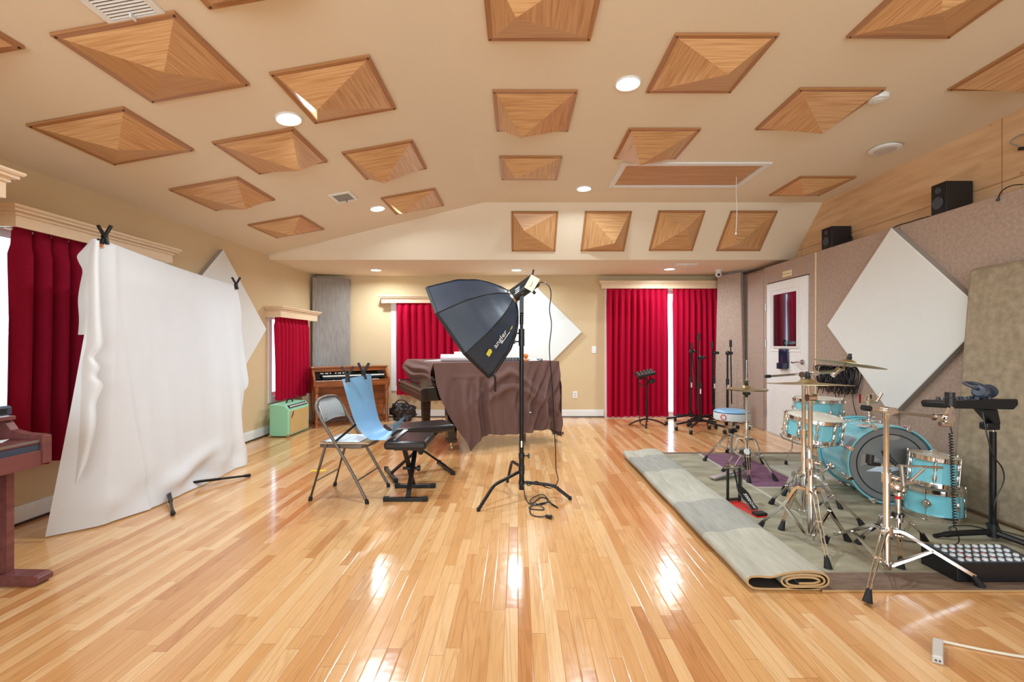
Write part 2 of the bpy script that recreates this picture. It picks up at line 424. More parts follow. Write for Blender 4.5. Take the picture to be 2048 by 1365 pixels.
def wall_grid(fixed, axis, a0, a1, h0, h1, th, holes, name, mat):
    """a wall of solid cells around its openings; axis 'y': plane x=fixed, axis 'x': plane y=fixed"""
    us = sorted({a0, a1, *[v for h in holes for v in h[:2]]}); hs = sorted({h0, h1, *[v for h in holes for v in h[2:]]})
    mb = MB()
    for u, v in zip(us, us[1:]):
        for p, q in zip(hs, hs[1:]):
            cu, cv = (u+v)/2, (p+q)/2
            if any(h[0] < cu < h[1] and h[2] < cv < h[3] for h in holes): continue
            if axis == 'y': mb.box2((min(fixed, fixed+th), u, p), (max(fixed, fixed+th), v, q))
            else: mb.box2((u, min(fixed, fixed+th), p), (v, max(fixed, fixed+th), q))
    return mb.build(name, mat, smooth=0)
WL1 = (2.86, 4.10, .50, 1.96); WL2 = (6.10, 7.04, .50, 1.60)
WB1 = (-2.02, -.95, .52, 1.90); WB2 = (1.50, 3.36, .03, 2.10)
wl = wall_grid(XL, 'y', YR, YB+.15, 0, 2.46, -.15, [WL1, WL2], 'wall_left', M['wall']); S(wl)
S(MB().box2((XL, YR, 0), (-2.90, 2.2, 2.44)).build('wall_left', M['wall'], smooth=0))
S(wall_grid(YB, 'x', XL-.15, XW, 0, 2.40, .15, [WB1, WB2], 'wall_back', M['wall']))
S(MB().box2((XW, YR, 0), (XW+.12, YB+.15, 3.05)).build('wall_right', M['ply'], smooth=0))
S(MB().box2((XF+.04, YR, 0), (XW-.001, YB-.001, 2.272)).build('wall_right', M['fabric'], smooth=0))
S(MB().box2((XL-.15, YR-.12, 0), (XW+.12, YR, 3.05)).build('wall_rear', M['wall'], smooth=0))
# ceilings
def slab(pts, name, t=.1):
    up = [Vector(p)+Vector((0, 0, t)) for p in pts]
    return S(MB().hexa([Vector(p) for p in pts], up).build(name, M['ceil'], smooth=0))
slab([(XL-.15, YR, HL-.027), (XC, YR, HTOP), (XC, Y1, HTOP), (XL-.15, Y2+.06, HL-.027)], 'ceiling')
slab([(XC, YR, HTOP), (XW, YR, HTOP), (XW, Y1, HTOP), (XC, Y1, HTOP)], 'ceiling')
slab([(XC, Y1, HTOP), (XW, Y1, HTOP), (XW, Y2, HLOW), (XL-.15, Y2, HLOW)], 'ceiling')
slab([(XL-.15, Y2, HLOW), (XW, Y2, HLOW), (XW, YB+.15, HLOW), (XL-.15, YB+.15, HLOW)], 'ceiling')

# baseboards (a white board over a dark shoe line)
def baseboard(a, b, n, name):
    a, b, n = Vector(a), Vector(b), Vector(n)
    mb = MB()
    for (z0, z1, t) in ((.018, .105, .016), (.105, .125, .010)):
        p = [a, b, b+n*t, a+n*t]
        mb.hexa([q+Vector((0, 0, z0)) for q in p], [q+Vector((0, 0, z1)) for q in p])
    p = [a, b, b+n*.022, a+n*.022]
    mb.hexa(p, [q+Vector((0, 0, .018)) for q in p], 1)
    S(mb.build(name, [M['white'], M['dwood']], smooth=0))
baseboard((XL, 2.2, 0), (XL, YB, 0), (1, 0, 0), 'baseboard_left')
baseboard((XL, YB, 0), (1.42, YB, 0), (0, -1, 0), 'baseboard_back')
baseboard((XF+.04, 2.0, 0), (XF+.04, 5.0, 0), (-1, 0, 0), 'baseboard_right')

# windows: casing, sash and pane
def window(name, wall, hole, casing=.08):
    a, b, h0, h1 = hole
    t = bpy.data.objects.new(name, None); C.objects.link(t); S(t)
    def pt(u, d, h): return (XL-d, u, h) if wall == 'l' else (u, YB+d, h)
    t.location = pt((a+b)/2, 0, h0)
    fr = MB()
    for (u0, u1, p, q) in ((a-casing, a, h0-casing, h1+casing), (b, b+casing, h0-casing, h1+casing), (a, b, h1, h1+casing), (a, b, h0-casing, h0)):
        if q-p > 0 and p > -.1: fr.box2(pt(u0, -.014, max(p, 0.002)), pt(u1, .02, q))
    fr.build('window_casing', M['white'], t, smooth=0, world=True)
    sa = MB(); mid = (h0+h1)/2
    for (u0, u1, p, q) in ((a, a+.05, h0, h1), (b-.05, b, h0, h1), (a+.05, b-.05, h1-.05, h1), (a+.05, b-.05, h0, h0+.05)):
        sa.box2(pt(u0, .06, p), pt(u1, .10, q))
    if name == 'window_3': sa.box2(pt(a+.05, .06, mid-.025), pt(b-.05, .10, mid+.025))
    elif wall == 'b': sa.box2(pt((a+b)/2-.04, .06, h0+.05), pt((a+b)/2+.04, .10, h1-.05))
    sa.build('window_sash', M['white'], t, smooth=0, world=True)
    g = MB().box2(pt(a+.05, .078, h0+.05), pt(b-.05, .082, h1-.05))
    g.build('window_pane', M['glass'], t, smooth=0, world=True)
window('window_1', 'l', WL1); window('window_2', 'l', WL2); window('window_3', 'b', WB1)
window('window_4', 'b', WB2, .06)

# ------------------------------------------------------------------ valances and curtains
def valance(name, label, p0, p1, n, h0, h1, dep, ov=.05):
    """fascia box from p0 to p1 standing dep off the wall in direction n, stepped crown on top"""
    p0, p1, n = Vector(p0), Vector(p1), Vector(n); u = (p1-p0).normalized()
    t = T(name, label, 'valance', (p0+p1)/2+Vector((0, 0, h0)))
    fb = MB()
    def bx(a, b, d0, d1, z0, z1, mb):
        q = [a+n*d0, b+n*d0, b+n*d1, a+n*d1]
        mb.hexa([v+Vector((0, 0, z0)) for v in q], [v+Vector((0, 0, z1)) for v in q])
    hc = h1-.058
    bx(p0, p1, dep-.018, dep, h0, hc, fb); bx(p0, p0+u*.018, .001, dep-.018, h0, hc, fb); bx(p1-u*.018, p1, .001, dep-.018, h0, hc, fb)
    bx(p0+u*.018, p1-u*.018, .001, dep-.018, hc-.02, hc, fb)
    fb.build('fascia', M['valance'], t, smooth=0, world=True)
    cr = MB()
    steps = ((0, .010, .012), (.010, .022, .010), (.022, .040, .034), (.040, .046, .046), (.046, .058, ov))
    for z0, z1, o in steps: bx(p0-u*o, p1+u*o, .001, dep+o, hc+z0, hc+z1, cr)
    cr.build('crown_moulding', M['valance'], t, smooth=0, world=True)
    return t
valance('window_valance', 'long cream crown-moulded valance above the left window behind the white backdrop', (XL, 2.82, 0), (XL, 4.10, 0), (1, 0, 0), 1.94, 2.07, .20)
valance('window_valance', 'cream valance end cut off at the far left edge of the photo', (-2.90, .9, 0), (-2.90, 2.28, 0), (1, 0, 0), 1.94, 2.08, .32)
valance('window_valance', 'short cream valance on the left wall above the small corner window', (XL, 5.97, 0), (XL, 7.06, 0), (1, 0, 0), 1.565, 1.71, .20)
valance('window_valance', 'cream valance on the back wall behind the softbox and covered piano', (-2.22, YB, 0), (-.74, YB, 0), (0, -1, 0), 1.88, 2.0, .15)
valance('window_valance', 'wide cream valance over the floor-length curtains in the right back corner', (1.36, YB, 0), (3.30, YB, 0), (0, -1, 0), 2.115, 2.235, .15)

def curtain(name, label, p0, p1, n, h1, h0, folds, amp=.03, seed=1, flare=.0, group=None):
    p0, p1, n = Vector(p0), Vector(p1), Vector(n); L = p1-p0; rnd = random.Random(seed)
    ph = [rnd.uniform(-.5, .5) for _ in range(folds+2)]; am = [rnd.uniform(.65, 1.25) for _ in range(folds+2)]
    hem = [rnd.uniform(-.012, .012) for _ in range(folds+2)]
    t = T(name, label, 'curtain', (p0+p1)/2+Vector((0, 0, h0)), group=group)
    def fn(u, v):
        x = u*folds; i = min(int(x), folds); fr = x-i
        a = am[i]*(1-fr)+am[i+1]*fr; p = ph[i]*(1-fr)+ph[i+1]*fr; hm = hem[i]*(1-fr)+hem[i+1]*fr
        w = 2*abs(math.sin(PI*x+p*min(1, v*2.2)*.8))**.8-1.2
        pin = .55+.45*min(1, v/.12)          # pinch-pleat heading
        sharp = 1.0 if v > .1 else .7
        d = amp*a*pin*w*sharp+.010*math.sin(7*u+3*v)*v
        uu = .5+(u-.5)*(1-flare+flare*min(1, v*1.3))
        q = p0+L*uu+n*(d+.012*v)
        lat = .15*amp*a*math.cos(2*PI*x)*v
        return q+L.normalized()*lat+Vector((0, 0, h1+(h0+hm-h1)*v))
    MB().grid(folds*12, 26, fn).build('drape', M['velvet_shaded' if L.y > 1.1 else 'velvet'], t, smooth=75, world=True)  # the long left drape gets the copy with shade in its colour
    rod = MB().cyl(p0+Vector((0, 0, h1-.02))-n*.03, p1+Vector((0, 0, h1-.02))-n*.03, .010)
    rod.build('curtain_rod', M['white'], t, world=True)
    return t
curtain('curtain', 'shaded crimson velvet curtain beside the white backdrop at far left', (-3.215, 2.86, 0), (-3.215, 4.02, 0), (1, 0, 0), 1.965, .40, 9, .055, 3, .06)
curtain('curtain', 'crimson curtain over the small corner window behind the mint amplifier', (-3.225, 6.03, 0), (-3.225, 6.96, 0), (1, 0, 0), 1.585, .45, 9, .042, 5, .0)
curtain('curtain', 'crimson curtain on the back wall behind the covered piano', (-1.99, 7.39, 0), (-.97, 7.39, 0), (0, -1, 0), 1.905, .38, 9, .046, 8, .0)
curtain('curtain', 'floor-length crimson curtain left of the bright window gap', (1.45, 7.39, 0), (2.455, 7.39, 0), (0, -1, 0), 2.125, .03, 10, .044, 11, .0)
curtain('curtain', 'floor-length crimson curtain right of the bright window gap', (2.535, 7.39, 0), (3.285, 7.39, 0), (0, -1, 0), 2.125, .03, 8, .044, 13, .0)

# ------------------------------------------------------------------ fabric wall panels on the right wall
def rpanel(y0, y1, h1, label, door=None):
    mb = MB()
    if door:
        mb.box2((XF, y0, .0), (XF+.039, door[0], h1)); mb.box2((XF, door[1], .0), (XF+.039, y1, h1)); mb.box2((XF, door[0], door[2]), (XF+.039, door[1], h1))
    else: mb.box2((XF, y0, .0), (XF+.039, y1, h1))
    return tag(mb.build('fabric_wall_panel', M['fabric'], bevel=.006, smooth=0), label, 'wall panel', 'taupe fabric panels of the right wall')
rpanel(6.365, 6.80, 2.235, 'narrow taupe fabric wall panel left of the white door')
rpanel(5.255, 6.355, 2.276, 'taupe fabric wall panel around the white door', (5.36, 6.27, 2.045))
rpanel(4.105, 5.225, 2.276, 'taupe fabric wall panel between the door and the white diamond')
rpanel(2.96, 4.095, 2.276, 'taupe fabric wall panel behind the right half of the white diamond')
rpanel(1.2, 2.95, 2.276, 'taupe fabric wall panel at the right edge of the photo behind the leaning panel')
S(MB().box2((XF-.006, 5.229, .02), (XF+.039, 5.251, 2.27)).build('trim_1', M['valance'], smooth=0))
S(MB().box2((XF+.01, 6.357, .02), (XF+.039, 6.363, 2.23)).build('trim_2', M['steel'], smooth=0))

# door
d = bpy.data.objects.new('door_1', None); C.objects.link(d); S(d); d.location = (XF-.005, 5.815, 0)
MB().box2((XF-.012, 5.374, .012), (XF+.035, 6.257, 2.03)).build('door_slab', M['white'], d, bevel=.004, world=True, smooth=0)
fr = MB()
y0, y1, z0, z1 = 5.585, 6.063, 1.20, 1.845
for o, w, dx in ((.075, .012, .008), (.02, .02, .016)):
    fr.box2((XF-.012-dx, y0-o-w, z0-o-w), (XF-.012, y0-o, z1+o+w)); fr.box2((XF-.012-dx, y1+o, z0-o-w), (XF-.012, y1+o+w, z1+o+w))
    fr.box2((XF-.012-dx, y0-o, z0-o-w), (XF-.012, y1+o, z0-o)); fr.box2((XF-.012-dx, y0-o, z1+o), (XF-.012, y1+o, z1+o+w))
fr.build('window_frame', M['white'], d, world=True, smooth=0)
MB().box2((XF-.017, y0-.02, z0-.02), (XF-.0125, y1+.02, z1+.02)).build('window_pane', M['mirror'], d, world=True, smooth=0)
tm = text_mb('oft.com', .075).xf(basis((XF-.018, y0+.125, z0+.03), (0, -1, 0), (0, 0, 1), (-1, 0, 0)))
tm.build('lettering', M['teal'], d, world=True, smooth=0)
for hz in (.25, .78, 1.22, 1.72):
    MB().cyl((XF-.022, 6.268, hz-.05), (XF-.022, 6.268, hz+.05), .011).build('hinge', M['steel'], d, world=True)
hd = MB().cyl((XF-.012, 5.455, .99), (XF-.03, 5.455, .99), .032, .030, 20).cyl((XF-.03, 5.455, .99), (XF-.07, 5.455, .99), .011)
hd.tube(spline([(XF-.068, 5.455, .99), (XF-.072, 5.50, .988), (XF-.07, 5.56, .978), (XF-.066, 5.60, .982)], 5), .010)
hd.build('door_handle', M['steel'], d, world=True)
MB().box2((XF-.02, 5.25+.11, .0), (XF+.034, 6.27, .012)).build('threshold', M['beige'], d, world=True, smooth=0)
# things on the door and above it
t = T('document_holder', 'dark navy acrylic holder on the white door under its window', 'holder', (XF-.03, 5.82, .935))
MB().box2((XF-.030, 5.735, .90), (XF-.0125, 5.945, 1.145)).build('back_plate', M['navy'], t, bevel=.004, world=True, smooth=0)
MB().box2((XF-.058, 5.745, .885), (XF-.030, 5.94, .965)).build('tray', M['navy'], t, bevel=.004, world=True, smooth=0)
sg = T('door_sign', 'small pale gold plate on the fabric above the white door', 'sign', (XF-.006, 5.79, 2.11))
MB().box2((XF-.010, 5.70, 2.075), (XF, 5.89, 2.15)).build('plate', M['gold'], sg, bevel=.003, world=True, smooth=0)
MB().box2((XF-.013, 5.705, 2.105), (XF-.010, 5.885, 2.112)).build('slot', M['steel'], sg, world=True, smooth=0)

# corner panels
def plank(lo, hi, th_vec, name, mat, label, cat, edge=None):
    a = [Vector(p) for p in lo]; b = [Vector(p) for p in hi]; t = Vector(th_vec)
    mb = MB().hexa([a[0], a[1], a[1]+t, a[0]+t], [b[0], b[1], b[1]+t, b[0]+t])
    return tag(mb.build(name, mat, bevel=.012, smooth=40), label, cat)
plank([(-3.285, 7.22, .01), (-2.76, 7.44, .01)], [(-3.285, 7.22, 2.285), (-2.76, 7.44, 2.285)], (-.0155, .037, 0), 'acoustic_panel', M['gfabric'], 'tall grey fabric panel standing across the left back corner', 'acoustic panel')
plank([(3.10, 7.15, .01), (3.40, 6.80, .01)], [(3.17, 7.20, 2.30), (3.37, 6.86, 2.30)], (.07, .05, 0), 'acoustic_panel', M['fabric'], 'tall taupe fabric panel leaning in the right back corner beside the curtain', 'acoustic panel')
tag(MB().hexa([(3.20, 1.30, .012), (3.20, 3.36, .012), (3.26, 3.36, .012), (3.26, 1.30, .012)],
              [(3.34, 1.30, 1.765), (3.34, 3.36, 1.765), (3.40, 3.36, 1.765), (3.40, 1.30, 1.765)]).build('acoustic_panel', M['fabric2'], bevel=.03, smooth=40),
    'big olive-grey padded panel leaning against the right wall by the drums', 'acoustic panel')

# white diamonds
def diamond(c, u, n, half, th, label, mats=('wfabric', 'wedge')):
    c, u, n = Vector(c), Vector(u), Vector(n); z = Vector((0, 0, 1))
    q = [c+u*half, c+z*half, c-u*half, c-z*half]; b = [p+n*.002 for p in q]; f = [p+n*th for p in q]
    t = T('diamond_panel', label, 'acoustic panel', c)
    mb = MB().add(b+f, [(0, 1, 2, 3), (0, 1, 5, 4), (1, 2, 6, 5), (2, 3, 7, 6), (3, 0, 4, 7)])
    mb.build('panel_frame', M[mats[1]], t, smooth=0, world=True)
    g = [c+n*(th+.004)+(p-c)*.985 for p in q]; s = [p+n*th for p in q]
    MB().add(s+g, [(4, 5, 6, 7), (0, 1, 5, 4), (1, 2, 6, 5), (2, 3, 7, 6), (3, 0, 4, 7)]).build('fabric_face', M[mats[0]], t, smooth=0, world=True)
diamond((XF, 4.115, 1.41), (0, 1, 0), (-1, 0, 0), .855, .055, 'large white diamond acoustic panel on the taupe right wall')
diamond((XL, 5.03, 1.40), (0, 1, 0), (1, 0, 0), .86, .055, 'white diamond acoustic panel on the left wall half behind the backdrop')
diamond((.19, YB, 1.41), (1, 0, 0), (0, -1, 0), .86, .05, 'white diamond acoustic panel on the back wall behind the softbox')

# ------------------------------------------------------------------ bamboo pyramid diffusers
PL = {'left': (Vector((XC, 0, HTOP)), Vector((.5301, 0, -2.943)).normalized(), Vector((1, 0, .1801)).normalized(), Vector((0, 1, 0))),
      'flat': (Vector((XC, 0, HTOP)), Vector((0, 0, -1)), Vector((1, 0, 0)), Vector((0, 1, 0))),
      'soff': (Vector((0, Y1, HTOP)), Vector((0, -.7045, -.7094)).normalized(), Vector((1, 0, 0)), Vector((0, .7094, -.7045)).normalized()),
      'low': (Vector((0, 0, HLOW)), Vector((0, 0, -1)), Vector((1, 0, 0)), Vector((0, 1, 0)))}
def pyramid(pl, cen, apex, label, S_=.288, dep=.125):
    p0, n, e1, e2 = PL[pl]
    if n.z > 0: n = -n
    c = on_plane(*cen, p0, n) if len(cen) == 2 else Vector(cen)
    if apex is None: u, v = .05, .08
    else:
        a = on_plane(*apex, p0+n*(dep+.016), n); u, v = (a-c).dot(e1), (a-c).dot(e2)
    lim = S_-.035
    u, v = max(-lim, min(lim, u)), max(-lim, min(lim, v))
    t = T('pyramid_diffuser', label, 'sound diffuser', c, group='bamboo pyramid diffusers on the ceiling')
    th = .016; r = S_-.028
    def w(a, b, d): return e1*a+e2*b+n*d
    fr = MB(); sq = [(-1, -1), (1, -1), (1, 1), (-1, 1)]
    for i in range(4):
        (a, b), (p, q) = sq[i], sq[(i+1) % 4]
        o0, o1 = (a*S_, b*S_), (p*S_, q*S_); i0, i1 = (a*r, b*r), (p*r, q*r)
        fr.face([w(*o0, th), w(*o1, th), w(*i1, th), w(*i0, th)], uv=[(0, 0), (.6, 0), (.57, .03), (.03, .03)])
        fr.face([w(*o0, .001), w(*o1, .001), w(*o1, th), w(*o0, th)], uv=[(0, 0), (.6, 0), (.6, .02), (0, .02)])
    fr.build('rim', M['bamboo_rim'], t, smooth=0)
    py = MB(); k = 10; rnd = random.Random(len(label))
    for i in range(4):
        (a, b), (p, q) = sq[i], sq[(i+1) % 4]
        o = rnd.uniform(0, 5)
        py.face([w(a*r, b*r, th), w(p*r, q*r, th), w(u, v, dep+th)], uv=[(o, 0), (o+.55, 0), (o+.3, .4)])
    py.build('pyramid', M['bamboo'], t, smooth=0)
    for a, b in sq:
        MB().cyl(w(a*(S_-.014), b*(S_-.014), th-.001), w(a*(S_-.014), b*(S_-.014), th+.003), .006, n=8).build('screw', M['dwood'], t)
def ctr(a, b, c, d):   # crossing of the diagonals a-c and b-d
    x1, y1, x2, y2, x3, y3, x4, y4 = *a, *c, *b, *d
    D = (x1-x2)*(y3-y4)-(y1-y2)*(x3-x4)
    return (((x1*y2-y1*x2)*(x3-x4)-(x1-x2)*(x3*y4-y3*x4))/D, ((x1*y2-y1*x2)*(y3-y4)-(y1-y2)*(x3*y4-y3*x4))/D)
B = 'bamboo pyramid diffuser '
def Lz(x, y): return (x, y, HTOP+.1801*(x-XC))
pyramid('left', ctr((105, 70), (348, 20), (497, 163), (303, 207)), (328, 145), B+'largest in view at upper left, below the ceiling vent')
pyramid('left', ctr((50, 248), (246, 211), (386, 297), (228, 330)), (235, 300), B+'nearest the left wall above the backdrop')
pyramid('left', ctr((539, 147), (736, 105), (791, 212), (631, 246)), (634, 221), B+'right above the upper left ceiling light, one face gleaming')
pyramid('left', ctr((425, 288), (585, 253), (654, 317), (519, 346)), (598, 342), B+'directly below the upper left ceiling light')
pyramid('left', ctr((682, 302), (823, 278), (853, 336), (728, 361)), (767, 367), B+'above the small square ceiling vent')
pyramid('left', ctr((335, 378), (473, 349), (549, 397), (432, 423)), (492, 419), B+'left of the small square ceiling vent')
pyramid('left', ctr((494, 449), (600, 429), (647, 457), (552, 477)), (584, 471), B+'lowest of the left slope, near the left back corner')
pyramid('left', ctr((764, 395), (872, 374), (889, 410), (786, 430)), (806, 428), B+'touching the lower left ceiling light, far end of left slope')
pyramid('left', Lz(-1.13, 1.78), None, B+'cut off by the top edge of the photo, left of centre')
pyramid('left', Lz(-2.57, 1.81), None, B+'cut off at the far left edge of the photo')
pyramid('flat', (.12, 2.26, HTOP), (1032, 36), B+'cut off by the top edge, middle of the ceiling')
pyramid('flat', ctr((985, 178), (1155, 178), (1138, 261), (992, 261)), (1043, 276), B+'in the middle of the ceiling, second of the centre row')
pyramid('flat', ctr((997, 311), (1124, 311), (1116, 358), (1003, 358)), (1031, 357), B+'smallest of the centre row, left of the far ceiling light')
pyramid('flat', ctr((1345, 68), (1555, 62), (1470, 183), (1294, 185)), (1456, 149), B+'right of the brightest ceiling light')
pyramid('flat', ctr((1607, 174), (1770, 172), (1650, 260), (1508, 260)), (1646, 268), B+'beside the round white smoke detector')
pyramid('flat', ctr((1260, 255), (1403, 254), (1350, 316), (1228, 316)), (1280, 331), B+'just in front of the wooden attic hatch')
pyramid('flat', ctr((1600, 351), (1716, 350), (1638, 390), (1540, 390)), (1609, 391), B+'right of the attic hatch near the plywood wall')
pyramid('flat', (2.12, 2.24, HTOP), (1884, 25), B+'cut off by the top edge at upper right')
pyramid('flat', (3.18, 2.76, HTOP), None, B+'cut off by the right edge of the photo')
for q, a, l in ((((1022, 421), (1117, 421), (1112, 504), (1022, 504)), (1048, 462), 'first from left of the four on the far sloping soffit'),
                (((1169, 421), (1264, 421), (1250, 504), (1159, 504)), (1229, 487), 'second from left of the four on the far soffit'),
                (((1317, 421), (1408, 421), (1387, 504), (1295, 504)), (1375, 456), 'third from left of the four on the far soffit'),
                (((1460, 421), (1554, 421), (1522, 504), (1429, 504)), (1474, 490), 'on the far soffit behind the hanging white pull cord')):
    pyramid('soff', ctr(*q), a, B+l)

# ------------------------------------------------------------------ ceiling fittings
def pbasis(pl, px):
    p0, n, e1, e2 = PL[pl]
    if n.z > 0: n = -n
    c = on_plane(*px, p0, n)
    return c, n, e1, e2
LIGHTS = []
def downlight(pl, px, label, w, r=.085):
    c, n, e1, e2 = pbasis(pl, px)
    t = T('recessed_light', label, 'ceiling light', c, group='recessed ceiling lights')
    R = basis((0, 0, 0), e1, n.cross(e1), n)
    MB().lathe([(r-.014, -.001), (r, -.001), (r, .008), (r-.006, .012), (r-.014, .008)], 32, R, closed=True).build('trim_ring', M['white'], t)
    MB().lathe([(1e-6, .002), (r-.014, .002), (r-.014, .006), (1e-6, .006)], 32, R).build('lens', M['emis'], t)
    ld = bpy.data.lights.new('downlight', 'AREA'); ld.shape = 'DISK'; ld.size = 2*r-.03; ld.energy = w; ld.color = (.78, .92, 1); ld.spread = math.radians(165)
    lo = bpy.data.objects.new('downlight', ld); C.objects.link(lo)
    z = -n; lo.matrix_world = basis(c+n*.014, e1, z.cross(e1), z)
W = 26
downlight('left', (577, 237), 'bright recessed light at upper left between four diffusers', W)
downlight('flat', (1256, 166), 'brightest recessed light on the flat ceiling right of centre', W)
downlight('left', (755, 417), 'recessed light at the far end of the left slope', W)
downlight('flat', (1168, 377), 'recessed light left of the attic hatch', W)
downlight('low', (752, 540), 'left of the three recessed lights on the low back ceiling', W*.75)
downlight('low', (1033, 540), 'middle of the three recessed lights on the low back ceiling', W*.75)
downlight('low', (1339, 538), 'right of the three recessed lights on the low back ceiling', W*.75)

def vent(pl, px, sx, sy, label, split=False):
    c, n, e1, e2 = pbasis(pl, px)
    t = T('ceiling_vent', label, 'vent', c)
    R = basis((0, 0, 0), e1, e2, n)
    b = .03 if sx > .15 else .012
    fr = MB()
    for p in (((-sx/2, -sy/2, .001), (sx/2, -sy/2+b, .01)), ((-sx/2, sy/2-b, .001), (sx/2, sy/2, .01)), ((-sx/2, -sy/2+b, .001), (-sx/2+b, sy/2-b, .01)), ((sx/2-b, -sy/2+b, .001), (sx/2, sy/2-b, .01))): fr.box2(*p)
    fr.xf(R).build('frame', M['white'], t, smooth=0)
    sl = MB(); k = max(2, int((sy-2*b)/.016))
    for i in range(k):
        y = -sy/2+b+(i+.5)*(sy-2*b)/k
        sl.box((0, y, .006), (sx-2*b, .009, .003), Matrix.Rotation(.5, 3, 'X'))
    sl.box2((-.004, sy/2-b-.03, .006), (.004, sy/2-b, .03))
    sl.xf(R).build('louvre', M['cond'] if split else M['white'], t, smooth=0)
    MB().box2((-sx/2+b, -sy/2+b, .001), (sx/2-b, sy/2-b, .003)).xf(R).build('duct', M['slate'], t, smooth=0)
vent('left', (687, 394), .22, .24, 'small square white ceiling vent beside the far left light', True)
vent('left', (230, -4), .26, .26, 'white ceiling vent cut off by the top edge at left')
vent('low', (1372, 529), .3, .12, 'thin white vent on the low ceiling above the curtains')

c, n, e1, e2 = pbasis('flat', (1757, 193))
t = T('smoke_detector', 'round white smoke detector on the ceiling beside a diffuser', 'smoke detector', c)
MB().lathe([(.062, 0), (.062, -.012), (.055, -.026), (1e-6, -.030)], 28).build('body', M['white'], t)
MB().lathe([(.03, -.0285), (.03, -.0325), (1e-6, -.033)], 20).build('cap', M['white'], t)
c, n, e1, e2 = pbasis('flat', (1770, 295))
t = T('ceiling_speaker', 'round grey-white ceiling speaker above the plywood wall', 'speaker', c)
MB().lathe([(.095, 0), (.095, -.01), (.118, -.014), (.118, -.024), (.108, -.028)], 36).build('ring', M['white'], t)
MB().lathe([(.108, -.026), (.06, -.030), (1e-6, -.031)], 36).build('speaker_grille', M['beige'], t)

# attic hatch with its pull cord
h = T('attic_hatch', 'wooden attic hatch in a white frame on the ceiling', 'hatch', (1.69, 4.6, HTOP))
x0, x1, ya, yb, b = .98, 2.40, 4.265, 4.93, .055
fr = MB()
for p in (((x0, ya), (x1, ya+b)), ((x0, yb-b), (x1, yb)), ((x0, ya+b), (x0+b, yb-b)), ((x1-b, ya+b), (x1, yb-b))): fr.box2((*p[0], HTOP-.018), (*p[1], HTOP-.001))
fr.build('frame', M['white'], h, smooth=0, world=True)
MB().box2((x0+b+.006, ya+b+.006, HTOP-.008), (x1-b-.006, yb-b-.006, HTOP-.001)).build('hatch_door', M['hatch'], h, smooth=0, world=True)
cd = MB().tube(spline([(2.218, 4.594, HTOP-.006), (2.215, 4.594, 2.75), (2.222, 4.594, 2.55), (2.213, 4.594, 2.34)], 5), .0035, 6)
cd.build('pull_cord', M['white'], h, world=True)
MB().lathe([(1e-6, -.03), (.008, -.026), (.009, -.012), (.004, 0), (1e-6, 0)], 10, Matrix.Translation((2.213, 4.594, 2.345))).build('cord_knob', M['white'], h, world=True)

# security camera on the low ceiling
q = P(1437, 553, 6.9)
t = T('security_camera', 'small white dome camera under the low ceiling by the right corner', 'security camera', (q.x, q.y, HLOW))
MB().lathe([(.05, 0), (.05, -.02), (.03, -.03), (.03, -.035)], 20).build('mount', M['white'], t)
MB().sphere((0, 0, -.065), .045, 18).build('ball', M['white'], t)
MB().cyl((-.012, -.036, -.075), (-.016, -.048, -.080), .02).build('lens', M['black'], t)

# switches and outlets on the back wall
def plate(px, label, cat, kind):
    c = P(*px, YB-.001)
    t = T(kind, label, cat, c)
    MB().box2((-.037, -.006, -.058), (.037, 0, .058)).build('cover_plate', M['white'], t, bevel=.003, smooth=0)
    if kind == 'light_switch': MB().box2((-.016, -.011, -.033), (.016, -.006, .033)).build('rocker', M['white'], t, bevel=.002, smooth=0)
    else:
        mb = MB()
        for z in (-.02, .02): mb.cyl((0, -.006, z), (0, -.009, z), .015)
        mb.build('socket', M['beige'], t)
plate((1188, 700), 'white light switch on the back wall left of the long curtains', 'light switch', 'light_switch')
plate((1150, 790), 'white wall outlet low on the back wall', 'outlet', 'wall_outlet')

# ------------------------------------------------------------------ lights, world, camera
def area(name, loc, rot, sx, sy, e, col=(1, 1, 1)):
    l = bpy.data.lights.new(name, 'AREA'); l.shape = 'RECTANGLE'; l.size = sx; l.size_y = sy; l.energy = e; l.color = col
    o = bpy.data.objects.new(name, l); C.objects.link(o); o.location = loc; o.rotation_euler = rot; return o
area('rear_fill_light', (.2, YR+.08, 1.55), (PI/2, 0, 0), 5.6, 1.7, 190, (.70, .88, 1))  # added soft fill behind the camera; the rear wall has no window
w = bpy.data.worlds.new('World'); bpy.context.scene.world = w; w.use_nodes = True
bg = w.node_tree.nodes['Background']; bg.inputs[0].default_value = (.55, .78, 1, 1); bg.inputs[1].default_value = 5
cam = bpy.data.cameras.new('camera'); co = bpy.data.objects.new('camera', cam); C.objects.link(co)
co.location = (0, 0, H); co.rotation_euler = (PI/2, 0, 0); cam.sensor_width = 36; cam.lens = F*36/2048
cam.shift_x = (1024-CX)/2048; cam.shift_y = (CY-682.5)/2048; cam.clip_start = .05
bpy.context.scene.camera = co
sc = bpy.context.scene
sc.view_settings.view_transform = 'Standard'; sc.view_settings.look = 'None'; sc.view_settings.exposure = .19
sc.cycles.max_bounces = 7; sc.cycles.diffuse_bounces = 4; sc.cycles.glossy_bounces = 3; sc.cycles.use_denoising = True
sc.cycles.sample_clamp_indirect = 6
